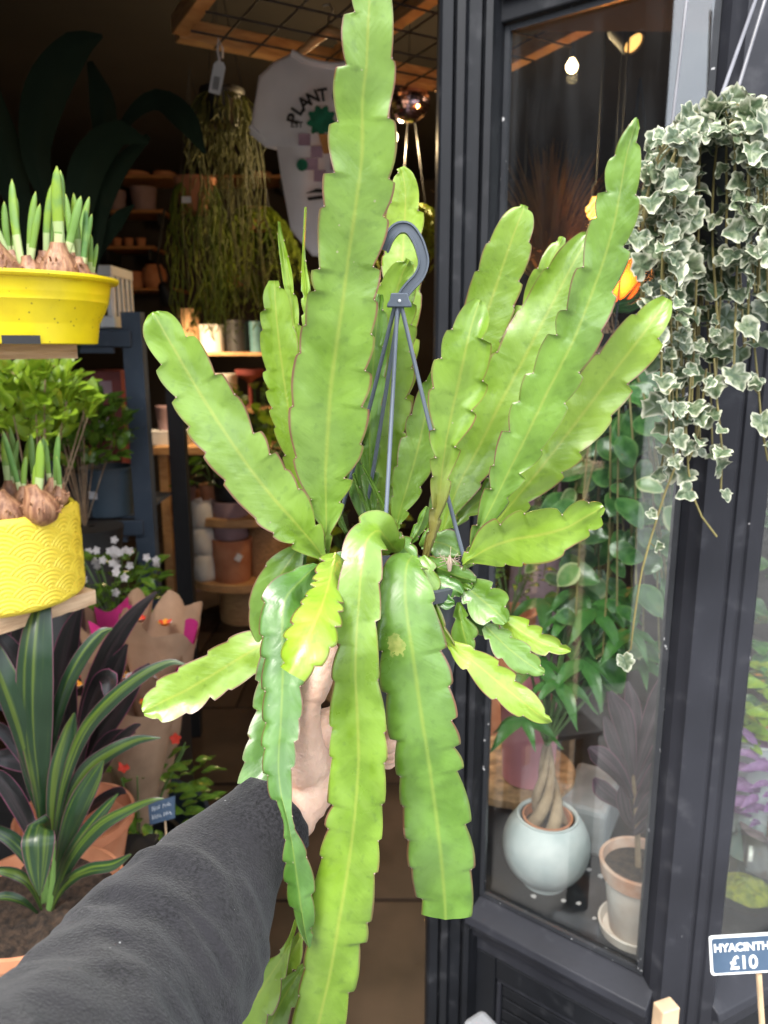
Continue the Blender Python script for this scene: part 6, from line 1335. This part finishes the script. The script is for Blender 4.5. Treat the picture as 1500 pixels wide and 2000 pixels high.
# money tree in a globe pot
gc = at(1066, 1660, 1.42); gc.z = DECK + .088
MT = thing('money_tree', (gc.x, gc.y, DECK), 'braided-trunk money tree in a pale round globe pot in the window', 'plant')
R0 = .090
MB().lathe(gc, [(R0 * .42, -R0 * .975), (R0 * .5, -R0 * .97)] + [(R0 * math.cos(R(q)), R0 * math.sin(R(q)) * 1.0) for q in range(-62, 47, 6)] + [(R0 * .70, R0 * .755), (R0 * .655, R0 * .765), (R0 * .62, R0 * .72), (R0 * .66, R0 * .5)], 56).build('pot', M['globe'], MT)
MB().lathe(gc + Vector((0, 0, R0 * .42)), [(R0 * .5, -.02), (R0 * .54, .022), (R0 * .57, .024), (R0 * .57, .028), (R0 * .53, .028), (R0 * .51, .01), (.004, .012)], 40).build('inner_pot', M['terracotta'], MT)
MB().lathe(gc + Vector((0, 0, R0 * .42 + .010)), [(R0 * .50, 0), (.02, .008), (.001, .008)], 24, cap0=False).build('soil', M['soil'], MT)
tb = gc + Vector((0, 0, R0 * .45)); tt = at(1068, 1455, 1.45)
for k in range(4):
    pts = []; rr = []
    for i in range(26):
        t = i / 25; a = k * math.pi / 2 + t * 3.6; q = .025 * (1 - t) ** 1.5 + .006
        pts.append(tb.lerp(tt, t) + Vector((math.cos(a) * q, math.sin(a) * q, 0))); rr.append(.011 * (1 - t) ** .9 + .004)
    MB().tube(pts, rr, 10).build('trunk_strand', M['bark'], MT)
for k, (px, py, Y) in enumerate(((1080, 1230, 1.50), (1110, 1200, 1.46), (1160, 1190, 1.44), (1050, 1290, 1.42), (1230, 1230, 1.42), (1020, 1400, 1.40), (1090, 1330, 1.37), (1140, 1290, 1.40), (1190, 1260, 1.5), (1130, 1150, 1.52), (1200, 1170, 1.5), (1250, 1290, 1.48), (1010, 1250, 1.55), (1060, 1170, 1.55), (1170, 1330, 1.46), (1240, 1150, 1.55))):
    h = at(px, py, Y); mid = (tt + h) / 2 + Vector((0, 0, .03)); MB().tube([tt, mid, h], [.004, .003, .002], 6).build('leaf_stalk', M['greenstem'], MT)
    for q in range(6):
        a = q * 1.05 + k; d = Vector((math.cos(a), math.sin(a) * .8, -.35 + .15 * math.sin(a * 2))); inst('leaf', LM['palm'], frame(h, d, (0, -.3, 1), rnd.uniform(.065, .105)), MT)
# pink pot on a cork-topped round stool
pc_ = at(1040, 1545, 1.56); zs = pc_.z
RSt = thing('round_stool', (pc_.x - .03, 1.67, DECK), 'round cork-topped stand under the pink pot', 'stool')
MB().lathe(Vector((pc_.x - .03, 1.67, DECK + .0)), [(.145, max(.001, zs - DECK - .024)), (.15, max(.004, zs - DECK - .02)), (.15, max(.012, zs - DECK - .003)), (.145, max(.014, zs - DECK)), (.01, max(.014, zs - DECK))], 48).build('top', M['cork'], RSt)
for q in range(3): a = q * 2.1 + .5; MB().tube([Vector((pc_.x - .03 + .11 * math.cos(a), 1.67 + .11 * math.sin(a), DECK + .001)), Vector((pc_.x - .03 + .10 * math.cos(a), 1.67 + .10 * math.sin(a), zs - .022))], .011, 10).build('leg', M['wood'], RSt)
pk = MB().lathe(Vector((pc_.x, 1.62, zs + .0005)), [(.056, 0), (.058, .002), (.068, .185), (.0725, .190), (.073, .215), (.069, .217), (.066, .19), (.05, .06), (.01, .06)], 44).build('pink_pot', M['pink'], loc=(pc_.x, 1.62, zs)); tag(pk, 'tall pink ceramic pot behind the money tree trunk', 'pot')
# terracotta pot and saucer with a purple-leaved plant, against the corner post
tcn = at(1242, 1770, 1.275); tcn.z = DECK
TP = thing('purple_plant', (tcn.x, tcn.y, DECK), 'dark purple-leaved plant in a whitened terracotta pot on a saucer', 'plant')
MB().lathe(tcn + Vector((0, 0, .0005)), [(.052, 0), (.064, .004), (.068, .022), (.064, .023), (.058, .008), (.01, .006)], 44).build('saucer', M['terrac_pale'], TP)
MB().lathe(tcn + Vector((0, 0, .008)), [(.046, 0), (.047, .001), (.061, .113)], 44).build('pot', M['terrac_pale'], TP)
MB().lathe(tcn + Vector((0, 0, .008)), [(.0611, .1133), (.068, .115), (.0735, .146), (.0715, .149), (.0665, .148), (.063, .128), (.059, .117)], 44, cap0=False).build('pot_rim', M['terrac_rim'], TP)
MB().lathe(tcn + Vector((0, 0, .138)), [(.063, 0), (.03, .004), (.001, .005)], 28, cap0=False).build('soil', M['soil'], TP)
so = tcn + Vector((0, 0, .12)); tpz = at(1235, 1500, 1.27)
MB().tube([so, so.lerp(tpz, .5) + Vector((.004, 0, 0)), tpz], [.006, .005, .003], 8).build('stem', M['bark'], TP)
for i, p in enumerate([[(1236, 1520, 1.27, 10), (1225, 1450, 1.25, 34), (1210, 1390, 1.24, 44), (1190, 1350, 1.24, 10)], [(1238, 1510, 1.27, 10), (1240, 1440, 1.27, 30), (1236, 1380, 1.27, 34), (1225, 1330, 1.27, 6)],
 [(1238, 1520, 1.27, 10), (1262, 1440, 1.26, 34), (1285, 1370, 1.25, 40), (1300, 1310, 1.25, 8)], [(1234, 1560, 1.26, 10), (1205, 1510, 1.24, 34), (1170, 1475, 1.23, 40), (1150, 1460, 1.23, 8)],
 [(1236, 1540, 1.27, 10), (1270, 1480, 1.29, 34), (1300, 1420, 1.30, 36), (1320, 1380, 1.3, 6)], [(1234, 1590, 1.26, 8), (1200, 1560, 1.22, 30), (1175, 1540, 1.2, 34), (1160, 1520, 1.19, 6)],
 [(1240, 1580, 1.27, 8), (1262, 1540, 1.25, 26), (1285, 1500, 1.24, 30), (1296, 1470, 1.24, 5)], [(1238, 1610, 1.26, 8), (1256, 1585, 1.22, 22), (1270, 1560, 1.2, 24), (1280, 1540, 1.19, 4)],
 [(1236, 1620, 1.26, 8), (1222, 1590, 1.23, 22), (1215, 1560, 1.21, 24), (1212, 1535, 1.2, 4)], [(1238, 1630, 1.26, 8), (1262, 1610, 1.24, 20), (1282, 1595, 1.23, 20), (1294, 1590, 1.23, 4)],
 [(1236, 1560, 1.28, 8), (1222, 1500, 1.29, 30), (1200, 1440, 1.3, 36), (1180, 1400, 1.3, 6)]]): blade(p, K=3, fold=.2, roll=rnd.uniform(-.4, .4), seed=120 + i).build('leaf', M['tipurple'], TP, True, angle=180)
# rough grey stone block
sb_ = at(1150, 1610, 1.60); sb_.z = DECK + .055
bm = MB(); bm.box(sb_, (.11, .20, .11), R(-28)); ob = bm.build('stone_block', M['stone'], loc=sb_ - Vector((0, 0, .055)), smooth=False, bevel=.012); tag(ob, 'rough pale grey stone block between the globe pot and terracotta pot', 'stone')
# trailing broad-leaved vines behind the glass
hv_c = at(1215, 720, 1.62); HV_ = thing('trailing_vine', hv_c, 'trailing broad-leaved green vine hanging behind the corner window', 'plant')
MB().lathe(hv_c + Vector((0, 0, -.06)), [(.06, 0), (.065, .002), (.085, .12), (.09, .13), (.08, .13), (.07, .1), (.01, .1)], 32).build('pot', M['black'], HV_)
for q in range(3): a = q * 2.1; MB().tube([hv_c + Vector((.085 * math.cos(a), .085 * math.sin(a), .065)), hv_c + Vector((0, 0, .55))], .002, 5).build('hanger_wire', M['wire'], HV_)
vm = MB(); nl = 0
for k in range(52):
    x1 = rnd.uniform(1030, 1330); y1 = rnd.uniform(940, 1290) if x1 > 1100 else rnd.uniform(860, 1180); x0 = 1215 + (x1 - 1215) * .55; Y = rnd.uniform(1.42, 1.72)
    if x1 > 1180: Y = max(1.36, Y - .12)
    pts = [hv_c + Vector((0, 0, .05)), at(x0, 780, Y), at((x0 + x1) / 2 + rnd.uniform(-12, 12), (780 + y1) / 2, Y), at(x1, y1, Y)]
    Q = [Vector(q) for q in cr_spline(pts, 14)]; vm.tube(Q, .0018, 5, cap=False)
    for i in range(2 + k % 2, 14, 2):
        if nl >= 300: break
        sg = 1 if i % 2 else -1; nl += 1
        kind = 'hoyapale' if rnd.random() < .14 else 'hoya'
        inst('leaf', LM[kind], frame(Q[i], Vector((sg * rnd.uniform(.4, 1), rnd.uniform(-.8, .2), rnd.uniform(-1, .2))), Vector((rnd.uniform(-.4, .4), -1, rnd.uniform(.1, .9))), rnd.uniform(.038, .085)), HV_)
vm.build('vines', M['vinestem'], HV_)
# yellow flowered plant deep in the window
c = at(1000, 1110, 2.0); flower_clump('yellow_flowered_plant', Vector((c.x, c.y, c.z - .12)), .12, .22, 'small yellow-flowered plant in the shade behind the pot', 'plant', 60, 12, 'shrub', ('orangepetal',), .014, .04, 12, 'terracotta', .07, DECK)
# airy air-plant roots near the orange lamp
c = at(1185, 605, 1.75); AP = thing('air_plant', c + Vector((0, 0, -.02)), 'grey-green air plant with loose roots hung by the orange lamp', 'plant')
for k, (dx, dz, L) in enumerate(((1, .55, .12), (1, .3, .11), (.9, .1, .10), (-.5, .6, .08), (1, .8, .10), (-.8, .2, .07))):
    d_ = Vector((dx, rnd.uniform(-.4, .4), dz)).normalized(); MB().tube([c, c + d_ * L * .5 + Vector((0, 0, -.008)), c + d_ * L + Vector((0, 0, .012))], [.006, .0045, .001], 8).build('leaf', M['palm'], AP)
rm = MB()
for k in range(22):
    a = rnd.uniform(0, 6.28); q = c + Vector((math.cos(a) * .012, math.sin(a) * .012, 0)); rm.tube([q, q + Vector((rnd.uniform(-.02, .02), rnd.uniform(-.01, .01), -.03)), q + Vector((rnd.uniform(-.04, .04), rnd.uniform(-.02, .02), -.07))], .0007, 4, cap=False)
rm.build('roots', M['stick'], AP)
MB().tube([c, c + Vector((0, 0, .72))], .0008, 4).build('thread', M['wire'], AP)
# right-hand pane: terrarium jar, purple plant, small rosette shrub
jc = at(1455, 1740, 1.36); jc.z = DECK
JR = thing('glass_jar', jc, 'clear glass terrarium jar of yellow moss right of the corner post', 'jar')
MB().lathe(jc + Vector((0, 0, .001)), [(.045, 0), (.058, .01), (.066, .05), (.064, .09), (.048, .125), (.030, .140), (.030, .160), (.033, .163), (.028, .163), (.0275, .142), (.045, .122), (.061, .088), (.063, .05), (.055, .013), (.001, .006)], 48).build('glass_body', M['jar'], JR)
mm = MB()
for i in range(7):
    for j in range(24):
        a = 2 * math.pi * j / 24; r = .052 * i / 6 + .0004; q = Vector((math.cos(a) * r, math.sin(a) * r, .045 - .02 * (i / 6) ** 2)); q.z += .008 * noise.noise(q * 130); mm.v.append(jc + q)
mm.f = [(i * 24 + j, i * 24 + (j + 1) % 24, (i + 1) * 24 + (j + 1) % 24, (i + 1) * 24 + j) for i in range(6) for j in range(24)]; mm.m = [0] * len(mm.f); mm.build('moss', M['moss'], JR)
c = at(1500, 1640, 1.46); PPp = thing('purple_foliage_plant', (c.x, c.y, DECK), 'purple foliage plant beside the glass jar at the right edge', 'plant')
MB().lathe(Vector((c.x, c.y, DECK + .0005)), [(.04, 0), (.055, .09), (.058, .095), (.05, .095), (.01, .08)], 28).build('pot', M['mauve'], PPp)
for k in range(46):
    a = rnd.uniform(0, 6.28); p = Vector((c.x, c.y, DECK + .09)) + Vector((math.cos(a) * .06 * rnd.random(), math.sin(a) * .06 * rnd.random(), rnd.uniform(0, .20))); inst('leaf', LM['purple'], frame(p, Vector((math.cos(a), math.sin(a), rnd.uniform(-.2, .8))), (0, -.5, 1), rnd.uniform(.05, .09)), PPp)
MB().tube([Vector((c.x, c.y, DECK + .07)), Vector((c.x, c.y, DECK + .28))], .004, 6).build('stem', M['bark'], PPp)
c = at(1490, 1400, 1.52); GR = thing('rosette_shrub', (c.x, c.y, DECK), 'pale green rosette-leaved shrub in a tall vase at the right edge', 'plant')
MB().lathe(Vector((c.x, c.y, DECK + .0005)), [(.05, 0), (.055, .15), (.05, c.z - DECK - .06), (.055, c.z - DECK - .05), (.045, c.z - DECK - .05), (.01, .1)], 28).build('vase', M['globe'], GR)
for k in range(80):
    a = rnd.uniform(0, 6.28); p = c + Vector((rnd.uniform(-.09, .09), rnd.uniform(-.07, .07), rnd.uniform(-.06, .12))); inst('leaf', LM['bright'], frame(p, Vector((math.cos(a), math.sin(a), .2)), (0, -.6, 1), rnd.uniform(.035, .055)), GR)
c = at(1530, 1480, 1.75); TF = thing('tall_foliage', (c.x, c.y, DECK), 'mixed green foliage filling the right-hand pane', 'plant')
MB().lathe(Vector((c.x, c.y, DECK + .0005)), [(.06, 0), (.08, .15), (.07, .15), (.01, .12)], 28).build('pot', M['terracotta'], TF)
for k in range(120):
    a = rnd.uniform(0, 6.28); p = Vector((c.x, c.y, DECK + .15)) + Vector((rnd.uniform(-.16, .16), rnd.uniform(-.12, .12), rnd.uniform(0, .75))); inst('leaf', LM['hoya'], frame(p, Vector((math.cos(a), math.sin(a), rnd.uniform(-.6, .4))), (0, -.7, .7), rnd.uniform(.05, .08)), TF)
MB().tube([Vector((c.x, c.y, DECK + .1)), Vector((c.x, c.y, DECK + .9))], .006, 6).build('stem', M['bark'], TF)
# ------------------------------------------------------------------ variegated ivy in a hanging basket in front of the post
IY = .93
ic = at(1462, 330, IY + .02); IV = thing('hanging_ivy', ic + Vector((0, 0, -.09)), 'variegated cream-edged ivy spilling from a hanging pot at the upper right', 'plant')
MB().lathe(ic + Vector((0, 0, -.09)), [(.05, 0), (.055, .002), (.072, .085), (.078, .09), (.078, .10), (.070, .10), (.06, .08), (.01, .08)], 32).build('pot', M['potgrey'], IV)
for p0, p1 in (((1497, -60, IY + .06), (1392, 235, IY - .03)), ((1500, -20, IY + .06), (1430, 210, IY + .04)), ((1345, -30, IY + .18), (1312, 250, IY + .16)), ((1505, -60, IY), (1540, 260, IY))):
    a, b = at(*p0), at(*p1); MB().tube([a, a.lerp(b, .5), b], .0022, 8).build('hanger_rod', M['wireplastic'], IV)
ir = random.Random(23); im = MB(); spots = []
def trail(pts, n, gap=1.0, jitter=16):
    Q3 = cr_spline([(x, y, z * 400) for x, y, z in pts], n); W = [at(q[0], q[1], q[2] / 400) for q in Q3]; im.tube(W, [.0013] * len(W), 5, cap=False)
    for i in range(1, n):
        if ir.random() < gap: spots.append((Q3[i][0] + ir.uniform(-jitter, jitter), Q3[i][1] + ir.uniform(-jitter, jitter), Q3[i][2] / 400 - ir.uniform(0, .03), W[i]))
for k in range(92):
    x1 = ir.uniform(1240, 1535)
    y1 = ir.uniform(480, 900) if x1 < 1400 else (ir.uniform(400, 720) if x1 < 1470 else ir.uniform(330, 600))
    if x1 < 1300: y1 = ir.uniform(420, 760)
    Y = IY + ir.uniform(-.08, .07); cx = 1440 + (x1 - 1440) * .72
    trail([(1450 + ir.uniform(-30, 30), 275, IY), (cx, 208 + abs(cx - 1440) * .35 + ir.uniform(-15, 30), Y), (x1 + ir.uniform(-14, 14), 330 + .3 * (y1 - 330), Y), (x1, y1, Y)], max(7, int((y1 - 190) / 52)), .9)
trail([(1350, 700, .90), (1345, 800, .89), (1330, 880, .89), (1300, 960, .89), (1275, 1040, .89), (1255, 1110, .89), (1240, 1200, .89), (1232, 1268, .89)], 12, .45, 20)
trail([(1395, 700, .9), (1402, 800, .89), (1410, 870, .89), (1408, 960, .89)], 7, .5, 6)
trail([(1340, 820, .9), (1345, 920, .89), (1360, 990, .89), (1400, 1048, .89)], 6, .4, 8)
trail([(1470, 640, .9), (1480, 740, .9), (1488, 830, .9), (1500, 900, .9)], 7, .55, 14)
trail([(1340, 700, .93), (1330, 800, .93), (1300, 870, .93), (1290, 930, .93)], 8, .9, 18)
trail([(1380, 720, .9), (1370, 800, .9), (1360, 860, .9), (1345, 900, .9)], 8, .9, 20)
im.build('vines', M['vinestem'], IV)
big = sorted(spots, key=lambda s: s[2])[:300]; pet = MB()
for (x, y, Y, w) in big:
    p = at(x, y, Y); s = ir.choice((ir.uniform(.014, .022), ir.uniform(.020, .033))) if y < 820 else ir.uniform(.014, .027)
    d_ = Vector((ir.uniform(-.8, .8), ir.uniform(-.9, -.1), ir.uniform(-1.0, -.1) if ir.random() < .8 else .4)); nrm = Vector((ir.uniform(-.6, .6), -1, ir.uniform(.0, 1.0)))
    pet.tube([w, p], .0006, 3, cap=False); inst('leaf', ir.choice(IVY), frame(p, d_, nrm, s), IV)
pet.build('leaf_stalks', M['vinestem'], IV)
rest = MB()
for (x, y, Y, w) in sorted(spots, key=lambda s: s[2])[300:]:
    me_ = ir.choice(IVY); F = frame(at(x, y, Y), Vector((ir.uniform(-.8, .8), ir.uniform(-.9, -.1), ir.uniform(-1, .1))), Vector((ir.uniform(-.6, .6), -1, ir.uniform(0, 1))), ir.uniform(.018, .034))
    ul_ = me_.uv_layers[0].data; uvv = {lp.vertex_index: tuple(ul_[lp.index].uv) for lp in me_.loops}
    rest.add([F @ v.co for v in me_.vertices], [tuple(p.vertices) for p in me_.polygons], [uvv.get(i, (0, 0)) for i in range(len(me_.vertices))])
o = rest.build('inner_leaves', M['ivy'], IV, True, angle=180); o['kind'] = 'stuff'
# ------------------------------------------------------------------ chalk price sign and a wooden stake in front
sg = at(1462, 1863, .80); SG = thing('price_sign', at(1478, 2030, .80), 'navy chalk sign reading HYACINTH £10 on a wooden stick', 'sign')
s_ = mpp(1863, .80); W_, H_ = 150 * s_, 78 * s_; tl = R(-4)
Rm = Matrix.Translation(sg + Vector((.0, 0, 0))) @ Matrix.Rotation(tl * -1, 4, 'Y').inverted() @ Matrix.Rotation(R(-10), 4, 'X')
def rrect(w, h, r, y, n=5):
    pts = []
    for cx, cy, a0_ in ((w / 2 - r, h / 2 - r, 0), (-w / 2 + r, h / 2 - r, 90), (-w / 2 + r, -h / 2 + r, 180), (w / 2 - r, -h / 2 + r, 270)):
        for k in range(n + 1): a = R(a0_ + 90 * k / n); pts.append(Rm @ Vector((cx + r * math.cos(a), y, cy + r * math.sin(a))))
    return pts
def slabr(w, h, r, y0, y1, name, m):
    A, B = rrect(w, h, r, y0), rrect(w, h, r, y1); n = len(A); mb = MB(); mb.add(A + B, [tuple(range(n)), tuple(range(2 * n - 1, n - 1, -1))] + [(i, n + i, n + (i + 1) % n, (i + 1) % n) for i in range(n)]); return mb.build(name, m, SG, False)
slabr(W_, H_, .004, 0, .002, 'sign_border', M['chalk']); slabr(W_ - .006, H_ - .006, .003, -.0008, -.00005, 'sign_face', M['chalkboard'])
for t_, x, z, sz in (('HYACINTH', -.0085, .0095, .0133), ('£10', -.007, -.010, .0225)):
    Mt = Rm @ Matrix.Translation((x, -.0012, z)) @ Matrix.Rotation(R(90), 4, 'X'); lettering(t_, sz, Mt, M['chalk'], SG, 'chalk_letters', .0004)
a = at(1482, 1900, .803); b = at(1494, 2090, .803); MB().tube([a, b], .0036, 8).build('stick', M['stick'], SG)
wk = at(1302, 1962, .93); WS = thing('wooden_stake', at(1302, 2200, .93), 'square sawn wooden stake end poking up at the bottom right', 'stake')
MB().box(wk + Vector((0, .0, -.12)), (.030, .022, .24), R(20)).build('stake', M['stick'], WS, False, bevel=.002)
for (px, py, Y, w, lab) in ((966, 2058, 1.08, .05, 'pale stone corner showing at the bottom edge below the panel'),):
    p = at(px, py, Y); st = MB().box(p + Vector((0, .04, -.05)), (w, .10, .10), R(35)).build('kerb_stone', M['stone'], loc=(p.x, p.y, p.z - .1), smooth=False, bevel=.01); tag(st, lab, 'stone')
    pz_ = thing('stone_plinth', (p.x, p.y + .04, 0), 'dark block beneath the pale stone, below the frame', 'plinth'); MB().box((p.x, p.y + .04, (p.z - .101) / 2), (.12, .12, p.z - .101)).build('block', M['black'], pz_, False)
